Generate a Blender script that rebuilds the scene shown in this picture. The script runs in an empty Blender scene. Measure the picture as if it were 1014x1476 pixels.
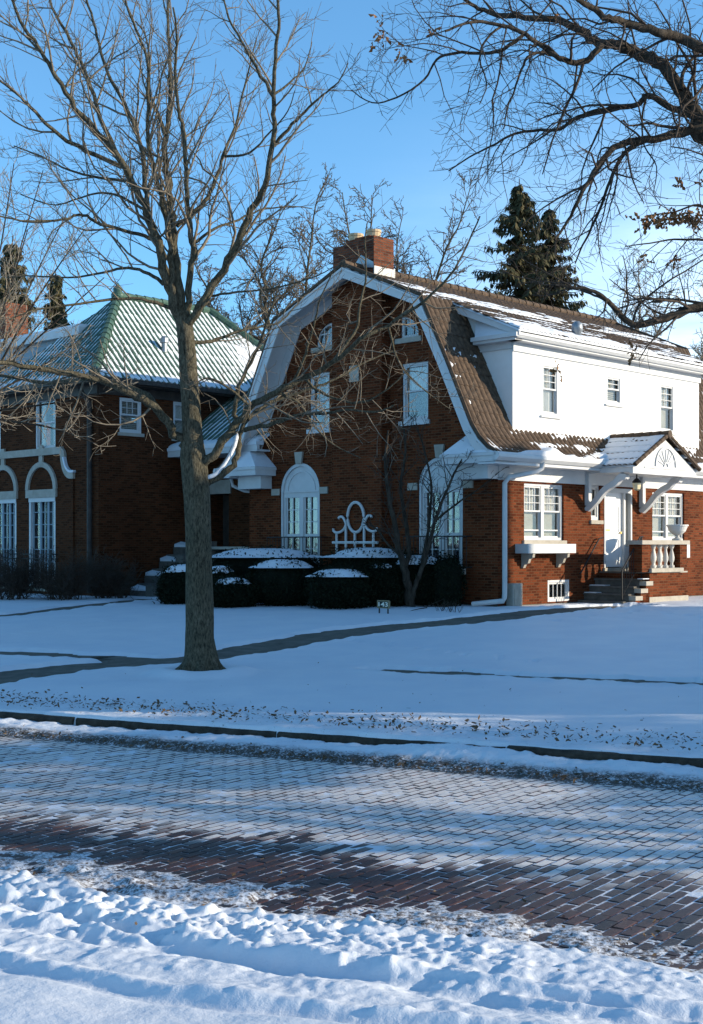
import bpy, math, random
import numpy as np
from mathutils import Vector
from mathutils.geometry import tessellate_polygon
R = math.radians
random.seed(7); rng = np.random.default_rng(7)
SC = bpy.context.scene
COL = SC.collection
CH = 2.3                      # camera height above the road
FPX, CX, HY = 1900.0, 507.0, 785.0
def ray(px, py, Y):           # point seen at photo pixel (px,py) at depth Y
    return np.array([(px-CX)/FPX*Y, Y, CH-(py-HY)/FPX*Y])
nS = np.array([math.sin(R(25.3)), math.cos(R(25.3))])      # across the street
uS = np.array([nS[1], -nS[0]])                             # along the street
# ------------------------------------------------------------------ noise
def _h(ix, iy, seed):
    h = (ix.astype(np.int64)*374761393 + iy.astype(np.int64)*668265263 + seed*974711) & 0xffffffff
    h = ((h ^ (h >> 13))*1274126177) & 0xffffffff
    return ((h ^ (h >> 16)) & 0xffffff)/float(0xffffff)
def vn(x, y, seed=0):
    x = np.asarray(x, float); y = np.asarray(y, float)
    ix = np.floor(x); iy = np.floor(y); fx = x-ix; fy = y-iy
    fx = fx*fx*fx*(fx*(fx*6-15)+10); fy = fy*fy*fy*(fy*(fy*6-15)+10)
    a = _h(ix, iy, seed); b = _h(ix+1, iy, seed); c = _h(ix, iy+1, seed); d = _h(ix+1, iy+1, seed)
    return (a+(b-a)*fx) + ((c+(d-c)*fx)-(a+(b-a)*fx))*fy
def fbm(x, y, seed=0, o=4):
    v = 0; a = .5; t = 0
    for i in range(o):
        v = v + a*vn(x*2**i+i*17.3, y*2**i-i*9.1, seed+i); t += a; a *= .5
    return v/t
def sst(a, b, x):
    t = np.clip((x-a)/(b-a), 0, 1); return t*t*(3-2*t)
# ------------------------------------------------------------------ materials
def nt(name):
    m = bpy.data.materials.new(name); m.use_nodes = True
    t = m.node_tree; t.nodes.clear()
    out = t.nodes.new('ShaderNodeOutputMaterial')
    b = t.nodes.new('ShaderNodeBsdfPrincipled'); t.links.new(b.outputs[0], out.inputs[0])
    return m, t, b, out
def N(t, k, **kw):
    n = t.nodes.new(k)
    for a, v in kw.items():
        if a[0] == 'i' and a[1:].isdigit():
            n.inputs[int(a[1:])].default_value = v
        else: setattr(n, a, v)
    return n
def noise(t, vec, scale, detail=4, rough=.55):
    n = t.nodes.new('ShaderNodeTexNoise'); n.inputs['Scale'].default_value = scale
    n.inputs['Detail'].default_value = detail; n.inputs['Roughness'].default_value = rough
    if vec: t.links.new(vec, n.inputs['Vector'])
    return n.outputs['Fac']
def ramp(t, fac, stops):
    r = t.nodes.new('ShaderNodeValToRGB'); t.links.new(fac, r.inputs[0])
    e = r.color_ramp.elements
    while len(e) < len(stops): e.new(.5)
    for q, (p, c) in zip(e, stops):
        q.position = p; q.color = c if len(c) == 4 else (*c, 1)
    return r.outputs[0]
def mix(t, fac, a, b, mode='MIX'):
    m = t.nodes.new('ShaderNodeMix'); m.data_type = 'RGBA'; m.blend_type = mode
    for s, v in ((m.inputs[0], fac), (m.inputs[6], a), (m.inputs[7], b)):
        if isinstance(v, (int, float)): s.default_value = v
        elif isinstance(v, tuple): s.default_value = (*v, 1) if len(v) == 3 else v
        else: t.links.new(v, s)
    return m.outputs[2]
def math_(t, op, a, b=0.0, c=0.0):
    m = t.nodes.new('ShaderNodeMath'); m.operation = op
    for s, v in zip(m.inputs, (a, b, c)):
        if isinstance(v, (int, float)): s.default_value = v
        else: t.links.new(v, s)
    return m.outputs[0]
def bump(t, b, h, strength, dist):
    n = t.nodes.new('ShaderNodeBump'); n.inputs['Strength'].default_value = strength
    n.inputs['Distance'].default_value = dist; t.links.new(h, n.inputs['Height'])
    t.links.new(n.outputs[0], b.inputs['Normal']); return n
def pos(t): return t.nodes.new('ShaderNodeNewGeometry').outputs['Position']
def simple(name, c1, c2=None, rough=.6, scale=6, bs=None, metal=0, stretch=None, contrast=.25, spec=.18):
    m, t, b, o = nt(name)
    p = pos(t)
    if stretch:
        mp = N(t, 'ShaderNodeMapping'); t.links.new(p, mp.inputs[0]); mp.inputs['Scale'].default_value = stretch; p = mp.outputs[0]
    f = noise(t, p, scale, 6)
    c = ramp(t, f, [(.5-contrast, c1), (.5+contrast, c2 or c1)])
    t.links.new(c, b.inputs['Base Color'])
    b.inputs['Roughness'].default_value = rough; b.inputs['Metallic'].default_value = metal
    b.inputs['Specular IOR Level'].default_value = spec
    if bs: bump(t, b, noise(t, p, bs[0], 5), bs[1], bs[2])
    return m
def brickmat(name, c1, c2, mortar, dark=(.05, .02, .015)):
    m, t, b, o = nt(name)
    uv = t.nodes.new('ShaderNodeUVMap').outputs[0]
    def bt(bias, ca, cb, cm):
        k = t.nodes.new('ShaderNodeTexBrick'); t.links.new(uv, k.inputs['Vector'])
        k.inputs['Scale'].default_value = 1; k.inputs['Brick Width'].default_value = .21
        k.inputs['Row Height'].default_value = .068; k.inputs['Mortar Size'].default_value = .010
        k.inputs['Mortar Smooth'].default_value = .25; k.inputs['Bias'].default_value = bias
        for i, c in ((1, ca), (2, cb), (3, cm)): k.inputs[i].default_value = (*c, 1)
        return k
    k = bt(0, c1, c2, mortar)
    k2 = bt(-.45, (1.1, 1.1, 1.1), (.55, .50, .48), (1, 1, 1))
    p = pos(t)
    big = noise(t, p, .6, 5)
    v = ramp(t, big, [(.3, (.74, .72, .72)), (.7, (1.12, 1.08, 1.05))])
    c = mix(t, 1.0, k.outputs[0], k2.outputs[0], 'MULTIPLY')
    c = mix(t, 1.0, c, v, 'MULTIPLY')
    sm = noise(t, p, 35, 4); v2 = ramp(t, sm, [(.3, (.75, .75, .75)), (.7, (1.15, 1.12, 1.1))])
    c = mix(t, 1.0, c, v2, 'MULTIPLY')
    t.links.new(c, b.inputs['Base Color']); b.inputs['Roughness'].default_value = .85
    b.inputs['Specular IOR Level'].default_value = .05
    h = math_(t, 'SUBTRACT', 1.0, k.outputs['Fac']); h = math_(t, 'ADD', h, math_(t, 'MULTIPLY', sm, .35))
    bump(t, b, h, .9, .012)
    return m
def snowmat(name, dirty=0.0, rough=.65):
    m, t, b, o = nt(name); p = pos(t)
    c = ramp(t, noise(t, p, 3, 6), [(.3, (.60, .625, .66)), (.7, (.68, .69, .705))])
    if dirty:
        d = ramp(t, noise(t, p, 9, 8, .75), [(.62-dirty*.2, (0, 0, 0)), (.72, (1, 1, 1))])
        c = mix(t, d, c, (.16, .12, .08))
    t.links.new(c, b.inputs['Base Color']); b.inputs['Roughness'].default_value = rough
    b.inputs['Specular IOR Level'].default_value = .3
    mx = N(t, 'ShaderNodeMath', operation='MULTIPLY_ADD'); t.links.new(noise(t, p, 90, 4), mx.inputs[0]); mx.inputs[1].default_value = .25
    t.links.new(noise(t, p, 14, 6), mx.inputs[2])
    bump(t, b, mx.outputs[0], .45, .02)
    return m
def groundmat():
    """snow sheet: clean snow, with grit along the kerb and slush on the street edges"""
    m, t, b, o = nt('snow_ground'); p = pos(t)
    def dot(v):
        n = N(t, 'ShaderNodeVectorMath', operation='DOT_PRODUCT'); t.links.new(p, n.inputs[0]); n.inputs[1].default_value = v
        return n.outputs['Value']
    s = dot((nS[0], nS[1], 0))
    c = ramp(t, noise(t, p, 1.2, 6), [(.3, (.60, .625, .67)), (.7, (.68, .69, .71))])
    grit = noise(t, p, 34, 6, .75); g2 = noise(t, p, 7, 4)
    def band(a, b_, c_, d):
        x1 = N(t, 'ShaderNodeMapRange', interpolation_type='SMOOTHSTEP'); t.links.new(s, x1.inputs[0]); x1.inputs[1].default_value = a; x1.inputs[2].default_value = b_
        x2 = N(t, 'ShaderNodeMapRange', interpolation_type='SMOOTHSTEP'); t.links.new(s, x2.inputs[0]); x2.inputs[1].default_value = c_; x2.inputs[2].default_value = d
        return math_(t, 'MULTIPLY', x1.outputs[0], math_(t, 'SUBTRACT', 1.0, x2.outputs[0]))
    b1 = band(13.2, 13.5, 14.1, 14.9)      # leaf litter mixed in the snow behind the kerb
    b2 = band(12.2, 12.5, 12.62, 12.95)    # gutter grit
    b3 = band(6.95, 7.2, 8.0, 8.7)         # grit by the near edge
    b4 = band(12.9, 12.95, 13.2, 13.3)
    def m1(bnd, thr, gain):
        v = math_(t, 'ADD', grit, math_(t, 'MULTIPLY', g2, .35))
        v = math_(t, 'SUBTRACT', v, thr); v = math_(t, 'MULTIPLY', v, gain)
        v = math_(t, 'MULTIPLY', v, bnd); n = N(t, 'ShaderNodeClamp'); t.links.new(v, n.inputs[0]); return n.outputs[0]
    c = mix(t, m1(b1, .78, 12), c, (.13, .09, .055))
    c = mix(t, m1(b4, .80, 12), c, (.12, .09, .06))
    c = mix(t, m1(b2, .52, 7), c, (.055, .042, .03))
    c = mix(t, m1(b3, .60, 6), c, (.085, .06, .045))
    t.links.new(c, b.inputs['Base Color']); b.inputs['Roughness'].default_value = .6
    b.inputs['Specular IOR Level'].default_value = .3
    a = math_(t, 'MULTIPLY', noise(t, p, 120, 4), .25)
    a = math_(t, 'ADD', a, noise(t, p, 22, 6))
    bump(t, b, a, .5, .014)
    return m
def roadbrickmat():
    m, t, b, o = nt('street_brick'); p = pos(t)
    at = N(t, 'ShaderNodeAttribute', attribute_name='rnd'); rnd = at.outputs['Fac']
    n = N(t, 'ShaderNodeVectorMath', operation='DOT_PRODUCT'); t.links.new(p, n.inputs[0]); n.inputs[1].default_value = (nS[0], nS[1], 0)
    s = n.outputs['Value']
    base = ramp(t, rnd, [(0, (.018, .011, .010)), (.35, (.042, .017, .013)), (.6, (.055, .020, .013)), (.8, (.026, .018, .018)), (1, (.075, .028, .015))])
    v = ramp(t, noise(t, p, 40, 6), [(.25, (.6, .6, .6)), (.75, (1.3, 1.3, 1.3))]); base = mix(t, 1.0, base, v, 'MULTIPLY')
    # thin frost on the brick tops
    w = math_(t, 'ADD', s, math_(t, 'MULTIPLY', math_(t, 'SUBTRACT', noise(t, p, .8, 3), .5), 1.5))
    w = math_(t, 'ADD', w, math_(t, 'MULTIPLY', math_(t, 'SUBTRACT', rnd, .5), .55))
    f = N(t, 'ShaderNodeMapRange', interpolation_type='SMOOTHSTEP'); t.links.new(w, f.inputs[0]); f.inputs[1].default_value = 8.7; f.inputs[2].default_value = 9.25
    g = math_(t, 'MULTIPLY', f.outputs[0], math_(t, 'MULTIPLY_ADD', noise(t, p, 16, 8, .7), 1.1, .38))
    g = math_(t, 'MULTIPLY', g, math_(t, 'MULTIPLY_ADD', rnd, .30, .78))
    geo = t.nodes.new('ShaderNodeNewGeometry'); sx = N(t, 'ShaderNodeSeparateXYZ'); t.links.new(geo.outputs['True Normal'], sx.inputs[0])
    up = N(t, 'ShaderNodeMapRange'); t.links.new(sx.outputs[2], up.inputs[0]); up.inputs[1].default_value = .8; up.inputs[2].default_value = .98
    g = math_(t, 'MULTIPLY', g, up.outputs[0]); cl = N(t, 'ShaderNodeClamp'); t.links.new(g, cl.inputs[0]); cl.inputs[2].default_value = .88
    c = mix(t, cl.outputs[0], base, (.70, .65, .60))
    t.links.new(c, b.inputs['Base Color'])
    rr = N(t, 'ShaderNodeMapRange'); t.links.new(cl.outputs[0], rr.inputs[0]); rr.inputs[3].default_value = .42; rr.inputs[4].default_value = .6
    t.links.new(rr.outputs[0], b.inputs['Roughness']); b.inputs['Specular IOR Level'].default_value = .4
    bump(t, b, noise(t, p, 60, 5), .5, .006)
    return m
def barkmat(name, c1, c2, sc=14):
    m, t, b, o = nt(name); p = pos(t)
    mp = N(t, 'ShaderNodeMapping'); t.links.new(p, mp.inputs[0]); mp.inputs['Scale'].default_value = (1, 1, .30)
    f = noise(t, mp.outputs[0], sc, 8, .7); f2 = noise(t, p, 2.5, 4)
    c = ramp(t, f, [(.33, c1), (.62, c2)])
    c = mix(t, .5, c, mix(t, 1.0, c, ramp(t, f2, [(.3, (.55, .6, .5)), (.7, (1.25, 1.2, 1.1))]), 'MULTIPLY'))
    t.links.new(c, b.inputs['Base Color']); b.inputs['Roughness'].default_value = .9; b.inputs['Specular IOR Level'].default_value = .08
    bump(t, b, f, 1, .03)
    return m
def glassmat(name, tint=(.92, .93, .93), refl=.02):
    m = bpy.data.materials.new(name); m.use_nodes = True; t = m.node_tree; t.nodes.clear()
    o = t.nodes.new('ShaderNodeOutputMaterial'); mx = t.nodes.new('ShaderNodeMixShader')
    g = t.nodes.new('ShaderNodeBsdfGlossy'); g.inputs['Roughness'].default_value = .02
    tr = t.nodes.new('ShaderNodeBsdfTransparent'); tr.inputs[0].default_value = (*tint, 1)
    ge = t.nodes.new('ShaderNodeNewGeometry'); dt = N(t, 'ShaderNodeVectorMath', operation='DOT_PRODUCT'); t.links.new(ge.outputs['Normal'], dt.inputs[0]); t.links.new(ge.outputs['Incoming'], dt.inputs[1])
    fr = math_(t, 'SUBTRACT', 1.0, math_(t, 'ABSOLUTE', dt.outputs['Value'])); fr = math_(t, 'POWER', fr, 5.0); fr = math_(t, 'MULTIPLY_ADD', fr, .9, .05)
    p = pos(t); bn = N(t, 'ShaderNodeBump'); bn.inputs['Strength'].default_value = .12; bn.inputs['Distance'].default_value = .05
    t.links.new(noise(t, p, 2.2, 2), bn.inputs['Height']); t.links.new(bn.outputs[0], g.inputs['Normal'])
    a = math_(t, 'ADD', fr, refl)
    t.links.new(a, mx.inputs[0]); t.links.new(tr.outputs[0], mx.inputs[1]); t.links.new(g.outputs[0], mx.inputs[2]); t.links.new(mx.outputs[0], o.inputs[0])
    return m
M = dict(
 brick=brickmat('red_brick', (.15, .040, .015), (.078, .020, .008), (.135, .066, .034)),
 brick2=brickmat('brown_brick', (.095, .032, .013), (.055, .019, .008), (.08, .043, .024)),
 chim=brickmat('chimney_brick', (.20, .068, .034), (.10, .034, .02), (.12, .09, .07)),
 white=simple('white_paint', (.50, .50, .49), (.58, .58, .57), .45, 3, (40, .15, .004)),
 stucco=simple('white_stucco', (.68, .665, .63), (.84, .83, .80), .85, 1.1, (70, .5, .01)),
 stone=simple('limestone', (.30, .27, .22), (.42, .38, .32), .85, 5, (30, .4, .01)),
 step=simple('shade_darkened_step_stone', (.07, .064, .056), (.15, .135, .115), .85, 5, (30, .5, .01)),  # stone colour darkened to stand in for the shadow over the steps
 conc=simple('concrete_walk', (.085, .076, .062), (.165, .15, .125), .9, 3.5, (50, .4, .008), spec=.08),
 kerb=simple('kerb_stone', (.022, .019, .015), (.075, .062, .048), .85, 9, (25, .8, .03), spec=.15),
 tile=simple('brown_roof_tile', (.030, .020, .013), (.13, .085, .054), .75, 9, (50, .5, .008)),
 tileg=simple('green_glazed_tile', (.028, .062, .046), (.09, .15, .11), .4, 7, (30, .4, .01)),
 dark=simple('road_bed', (.03, .024, .02), (.06, .045, .035), .9, 10),
 iron=simple('black_iron', (.012, .012, .013), (.03, .028, .028), .5, 9),
 bronze=simple('dark_bronze_gutter', (.03, .026, .022), (.07, .055, .045), .5, 5),
 green=simple('yew_leaf', (.005, .008, .004), (.014, .018, .008), .8, 12, spec=.1),
 core=simple('hedge_core', (.006, .009, .006), (.010, .012, .008), .95, 6, spec=.05),
 spruce=simple('spruce_needle', (.020, .030, .016), (.115, .09, .04), .8, 1.6, contrast=.2),
 leaf=simple('dead_oak_leaf', (.10, .05, .02), (.26, .13, .055), .8, 14),
 litter=simple('leaf_litter', (.05, .033, .02), (.17, .11, .06), .9, 30),
 flue=simple('clay_flue', (.40, .28, .16), (.58, .44, .28), .8, 7),
 metal=simple('grey_flashing', (.22, .24, .25), (.36, .38, .40), .45, 3, metal=.6),
 pale=simple('pale_flashing', (.5, .48, .44), (.62, .6, .56), .6, 4),
 curt=simple('curtain_cloth', (.52, .50, .44), (.70, .67, .60), .95, 8, stretch=(9, 9, .3)),
 blind=simple('window_blind', (.30, .28, .22), (.42, .39, .32), .8, 3),
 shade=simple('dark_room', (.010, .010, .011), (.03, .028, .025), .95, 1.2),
 snow=snowmat('snow_clean'), snowd=snowmat('snow_speckled', .3), ground=groundmat(), rbrick=roadbrickmat(),
 bark=barkmat('maple_bark', (.014, .012, .008), (.14, .122, .088), 42), barkd=barkmat('oak_bark', (.02, .016, .013), (.075, .06, .048)),
 twig=simple('maple_twig', (.085, .068, .048), (.23, .19, .14), .85, 20), twigd=simple('oak_twig', (.03, .022, .017), (.08, .06, .045), .85, 20),
 twigl=simple('pale_twig', (.20, .165, .12), (.36, .30, .22), .85, 20), twigf=simple('far_twig', (.06, .047, .034), (.14, .11, .08), .9, 5),
 glass=glassmat('window_glass'), glassb=glassmat('bright_window_glass', refl=.05),
 door=simple('white_door_paint', (.70, .71, .72), (.76, .77, .78), .4, 2), brass=simple('brass', (.55, .40, .12), (.7, .52, .2), .3, 8, metal=1),
 sign=simple('sign_board', (.012, .014, .012), (.02, .022, .02), .6, 9), signf=simple('sign_frame', (.18, .15, .09), (.26, .21, .13), .6, 12),
 num=simple('sign_numeral', (.62, .60, .50), (.70, .68, .58), .6, 9), grey=simple('grey_cabinet', (.28, .26, .22), (.38, .35, .30), .7, 6, (20, .3, .01)),
 lamp=simple('amber_lamp_glass', (.75, .65, .40), (.85, .75, .5), .2, 6), ice=simple('bluegreen_shutter', (.20, .26, .30), (.28, .34, .38), .6, 3),
)
# ------------------------------------------------------------------ objects
def world_origin(o):
    v = np.zeros(3)
    while o is not None:
        v += np.array(o.location); o = o.parent
    return v
def tag(o, label=None, cat=None, group=None, kind=None):
    for k, v in (('label', label), ('category', cat), ('group', group), ('kind', kind)):
        if v: o[k] = v
    return o
def empty(name, loc, label, cat, group=None):
    o = bpy.data.objects.new(name, None); COL.objects.link(o); o.location = [float(x) for x in loc]
    o.empty_display_size = .2
    return tag(o, label, cat, group)
def link(name, me, m, parent):
    o = bpy.data.objects.new(name, me); COL.objects.link(o)
    if m is not None: me.materials.append(m)
    if parent is not None: o.parent = parent
    return o
def meshnp(name, V, F, m, parent=None, smooth=False, attr=None, loc=None):
    """V (n,3) world, F (k,3|4) ints or list of such arrays"""
    V = np.asarray(V, float)
    org = world_origin(parent) if parent is not None else (np.array(loc, float) if loc is not None else np.zeros(3))
    Fs = F if isinstance(F, list) else [F]
    me = bpy.data.meshes.new(name); me.vertices.add(len(V)); me.vertices.foreach_set('co', (V-org).ravel())
    li = np.concatenate([f.ravel() for f in Fs]); tot = np.concatenate([np.full(len(f), f.shape[1]) for f in Fs])
    st = np.concatenate([[0], np.cumsum(tot)[:-1]])
    me.loops.add(len(li)); me.loops.foreach_set('vertex_index', li.astype(np.int32))
    me.polygons.add(len(tot)); me.polygons.foreach_set('loop_start', st.astype(np.int32))
    me.polygons.foreach_set('use_smooth', np.full(len(tot), smooth))
    if attr is not None:
        a = me.attributes.new('rnd', 'FLOAT', 'POINT'); a.data.foreach_set('value', attr.astype(np.float32))
    me.update(calc_edges=True)
    o = link(name, me, m, parent)
    if parent is None and loc is not None: o.location = [float(x) for x in loc]
    return o
class Face:
    def __init__(s, O, A, n): s.O = np.array(O, float); s.A = np.array(A, float); s.n = np.array(n, float)
    def P(s, a, z, d=0.0): 
        p = s.O + a*s.A + d*s.n; return np.array([p[0], p[1], z])
    def az(s, px, py, d=0.0):
        k = (px-CX)/FPX; o = s.O + d*s.n
        a = (o[0]-k*o[1])/(k*s.A[1]-s.A[0]); Y = o[1]+a*s.A[1]
        return a, CH-(py-HY)/FPX*Y
    def sh(s, a=0, d=0): return Face(s.O+a*s.A+d*s.n, s.A, s.n)
dR = np.array([.6962, .7178, 0]); dL = np.array([-.7178, .6962, 0])
C0 = np.array([3.52, 31.7, 0])
FR = Face(C0, dR, -dL)          # long sunlit side of the brick house
FG = Face(C0, dL, -dR)          # gable front
D0 = np.array([-7.30, 38.0, 0])
LR = Face(D0, dR, -dL)          # neighbour, side wall
LF = Face(D0, dL, -dR)          # neighbour, street front
def Q(r, t, z): 
    p = C0 + r*dR + t*dL; return np.array([p[0], p[1], z])
class MB:
    def __init__(s): s.v = []; s.f = []
    def add(s, vs, fs):
        b = len(s.v); s.v += [tuple(map(float, v)) for v in vs]; s.f += [tuple(b+i for i in f) for f in fs]; return s
    def hexa(s, p):      # 8 points: bottom 4, top 4
        return s.add(p, [(3, 2, 1, 0), (4, 5, 6, 7), (0, 1, 5, 4), (1, 2, 6, 5), (2, 3, 7, 6), (3, 0, 4, 7)])
    def box(s, F, a0, a1, z0, z1, d0, d1):
        return s.hexa([F.P(a0, z0, d1), F.P(a1, z0, d1), F.P(a1, z0, d0), F.P(a0, z0, d0), F.P(a0, z1, d1), F.P(a1, z1, d1), F.P(a1, z1, d0), F.P(a0, z1, d0)])
    def prism(s, F, poly, d0, d1):      # poly in (a,z), extruded along the face normal
        n = len(poly); vs = [F.P(a, z, d1) for a, z in poly]+[F.P(a, z, d0) for a, z in poly]
        tri = tessellate_polygon([[Vector((a, z, 0)) for a, z in poly]])
        fs = [tuple(t) for t in tri]+[tuple(n+i for i in reversed(t)) for t in tri]
        fs += [(i, (i+1) % n, n+(i+1) % n, n+i) for i in range(n)]
        return s.add(vs, fs)
    def bar(s, p0, p1, w, h=None, up=(0, 0, 1)):
        p0 = np.array(p0, float); p1 = np.array(p1, float); h = h or w
        t = p1-p0; t /= np.linalg.norm(t); a = np.cross(t, np.array(up, float))
        if np.linalg.norm(a) < 1e-3: a = np.cross(t, (1, 0, 0))
        a /= np.linalg.norm(a); b = np.cross(a, t)
        q = [(-w/2, -h/2), (w/2, -h/2), (w/2, h/2), (-w/2, h/2)]
        return s.hexa([p0+x*a+y*b for x, y in q]+[p1+x*a+y*b for x, y in q])
    def strip(s, F, pts, wid, d0, d1):  # ribbon board along (a,z) polyline, centred
        pts = [np.array(p, float) for p in pts]; L = []; Rr = []
        for i, p in enumerate(pts):
            t = (pts[min(i+1, len(pts)-1)]-pts[max(i-1, 0)]); t /= np.linalg.norm(t); nn = np.array([-t[1], t[0]])
            w = wid[i] if isinstance(wid, (list, tuple)) else wid
            L.append(p+nn*w/2); Rr.append(p-nn*w/2)
        for i in range(len(pts)-1):
            q = [Rr[i], Rr[i+1], L[i+1], L[i]]
            s.add([F.P(a, z, d1) for a, z in q]+[F.P(a, z, d0) for a, z in q], [(0, 1, 2, 3), (7, 6, 5, 4), (0, 4, 5, 1), (2, 6, 7, 3)]+([(0, 3, 7, 4)] if i == 0 else [])+([(1, 5, 6, 2)] if i == len(pts)-2 else []))
        return s
    def tube(s, pts, r, n=8):
        V, Fq = tube(np.array(pts, float), np.full(len(pts), r) if np.isscalar(r) else np.array(r, float), n)
        s.add(V, [tuple(f) for f in Fq]); k = len(pts)
        b = len(s.v)-len(V); s.f.append(tuple(b+i for i in range(n))); s.f.append(tuple(b+(k-1)*n+i for i in reversed(range(n)))); return s
    def lathe(s, c, prof, n=14):        # prof (r,z) relative to c
        c = np.array(c, float); vs = []
        for r, z in prof:
            for i in range(n):
                a = 2*math.pi*i/n; vs.append(c+np.array([r*math.cos(a), r*math.sin(a), z]))
        fs = [(k*n+i, k*n+(i+1) % n, (k+1)*n+(i+1) % n, (k+1)*n+i) for k in range(len(prof)-1) for i in range(n)]
        fs += [tuple(reversed(range(n))), tuple((len(prof)-1)*n+i for i in range(n))]
        return s.add(vs, fs)
    def wall(s, F, outline, holes, d=0.0, depth=.14):   # wall face with window holes and their reveals
        polys = [outline]+holes
        tri = tessellate_polygon([[Vector((a, z, 0)) for a, z in p] for p in polys])
        flat = [q for p in polys for q in p]
        vs = [F.P(a, z, d) for a, z in flat]; fs = []
        for t in tri:
            a, b, c = (flat[i] for i in t); ar = (b[0]-a[0])*(c[1]-a[1])-(c[0]-a[0])*(b[1]-a[1])
            if abs(ar) > 1e-7: fs.append(tuple(t))
        s.add(vs, fs)
        for h in holes:
            n = len(h); s.add([F.P(a, z, d) for a, z in h]+[F.P(a, z, d-depth) for a, z in h], [(i, (i+1) % n, n+(i+1) % n, n+i) for i in range(n)])
        return s
    def build(s, name, m, parent=None, smooth=False, loc=None, bevel=0):
        org = world_origin(parent) if parent is not None else (np.array(loc, float) if loc is not None else np.zeros(3))
        me = bpy.data.meshes.new(name); V = np.array(s.v)
        me.from_pydata([tuple(v) for v in (V-org)], [], s.f); me.validate()
        uv = me.uv_layers.new(name='UVMap')
        for p in me.polygons:
            n = p.normal; p.use_smooth = smooth
            if abs(n.z) > .92: e1 = Vector((dR[0], dR[1], 0)); e2 = Vector((dL[0], dL[1], 0))
            else:
                e1 = Vector((-n.y, n.x, 0)).normalized()
                if e1.x < 0: e1 = -e1
                e2 = Vector((0, 0, 1)) if abs(n.z) < .3 else n.cross(e1)
            for li in p.loop_indices:
                v = me.vertices[me.loops[li].vertex_index].co + Vector(org); uv.data[li].uv = (v.dot(e1), v.dot(e2))
        o = link(name, me, m, parent)
        if parent is None and loc is not None: o.location = [float(x) for x in loc]
        if bevel:
            b = o.modifiers.new('bevel', 'BEVEL'); b.width = bevel; b.segments = 2; b.limit_method = 'ANGLE'
        return o
def tube(P, r, n):
    k = len(P); T = np.gradient(P, axis=0); T /= (np.linalg.norm(T, axis=1, keepdims=True)+1e-9)
    m = T.mean(0); ref = np.eye(3)[np.argmin(np.abs(m))]
    A = np.cross(T, ref); A /= (np.linalg.norm(A, axis=1, keepdims=True)+1e-9); B = np.cross(T, A)
    an = np.arange(n)*2*np.pi/n
    V = P[:, None, :] + r[:, None, None]*(np.cos(an)[None, :, None]*A[:, None, :]+np.sin(an)[None, :, None]*B[:, None, :])
    i = np.arange(k-1)[:, None]*n; j = np.arange(n)[None, :]; jn = (j+1) % n
    Fq = np.stack([i+j, i+jn, i+n+jn, i+n+j], -1).reshape(-1, 4)
    return V.reshape(-1, 3), Fq
class Tubes:
    def __init__(s): s.V = []; s.F = []; s.n = 0
    def add(s, P, r, n):
        V, Fq = tube(P, r, n); s.V.append(V); s.F.append(Fq+s.n); s.n += len(V)
    def build(s, name, m, parent, smooth=True):
        if not s.V: return None
        return meshnp(name, np.concatenate(s.V), np.concatenate(s.F), m, parent, smooth)
def smoothline(pts, sub=4):
    pts = np.array(pts, float); out = []
    for i in range(len(pts)-1):
        p0 = pts[max(i-1, 0)]; p1 = pts[i]; p2 = pts[i+1]; p3 = pts[min(i+2, len(pts)-1)]
        for k in range(sub):
            t = k/sub; out.append(.5*((2*p1)+(-p0+p2)*t+(2*p0-5*p1+4*p2-p3)*t*t+(-p0+3*p1-3*p2+p3)*t**3))
    out.append(pts[-1]); return np.array(out)
# ================================================================== GROUND
def sc(X, Y): return X*nS[0]+Y*nS[1], X*uS[0]+Y*uS[1]
def base(X, Y):
    s, u = sc(X, Y)
    near = .06+.06*sst(6.2, 2, s)
    far = .15+.15*np.clip((s-13.3)/5.65, 0, 1)+.46*sst(18.5, 30, s)
    return np.where(s < 10, near*(1-sst(6.9, 7.25, s)), far*sst(13.25, 13.32, s))
def gpt(px, py):
    Y = 20.0
    for _ in range(60):
        X = (px-CX)/FPX*Y; z = float(base(np.array(X), np.array(Y))); Y2 = (CH-z)*FPX/(py-HY); Y = .5*Y+.5*Y2
    X = (px-CX)/FPX*Y; return np.array([X, Y, float(base(np.array(X), np.array(Y)))])
PATHS = []   # (polyline xy, half width)
def px_path(pts, hw): PATHS.append((smoothline([gpt(*p)[:2] for p in pts], 5), hw))
px_path([(-130, 1004), (-60, 991), (0, 978), (60, 970), (120, 964), (200, 959), (290, 951), (340, 943), (400, 931), (480, 917), (560, 907), (640, 900), (700, 893.5), (770, 885), (835, 879), (905, 875)], .62)
px_path([(-160, 908), (-80, 899), (0, 890), (60, 883), (120, 875), (170, 869), (222, 864)], .38)
w0 = np.array([uS*q+nS*18.95 for q in (-60, -18, -14, -12)]); PATHS.append((smoothline(w0, 6), .42))
w1 = np.array([uS*q+nS*18.95 for q in (-8.5, -5, 0, 30)]); PATHS.append((smoothline(w1, 6), .25))
def pathdist(x, y):
    best = np.full(x.shape, 9e9)
    for pl, hw in PATHS:
        for a, b in zip(pl[:-1], pl[1:]):
            d = b-a; L = d@d; t = np.clip(((x-a[0])*d[0]+(y-a[1])*d[1])/L, 0, 1)
            q = np.hypot(x-a[0]-t*d[0], y-a[1]-t*d[1])-hw; best = np.minimum(best, q)
    return best
TREE = gpt(290, 975)
def spaced(segs):
    o = []
    for a, b, st in segs: o.append(np.arange(a, b, st))
    return np.concatenate(o+[[segs[-1][1]]])
def grow_out(x0, x1, st, f):
    o = [x0]; 
    while o[-1] < x1: o.append(o[-1]+st); st *= f
    return np.array(o)
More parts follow.
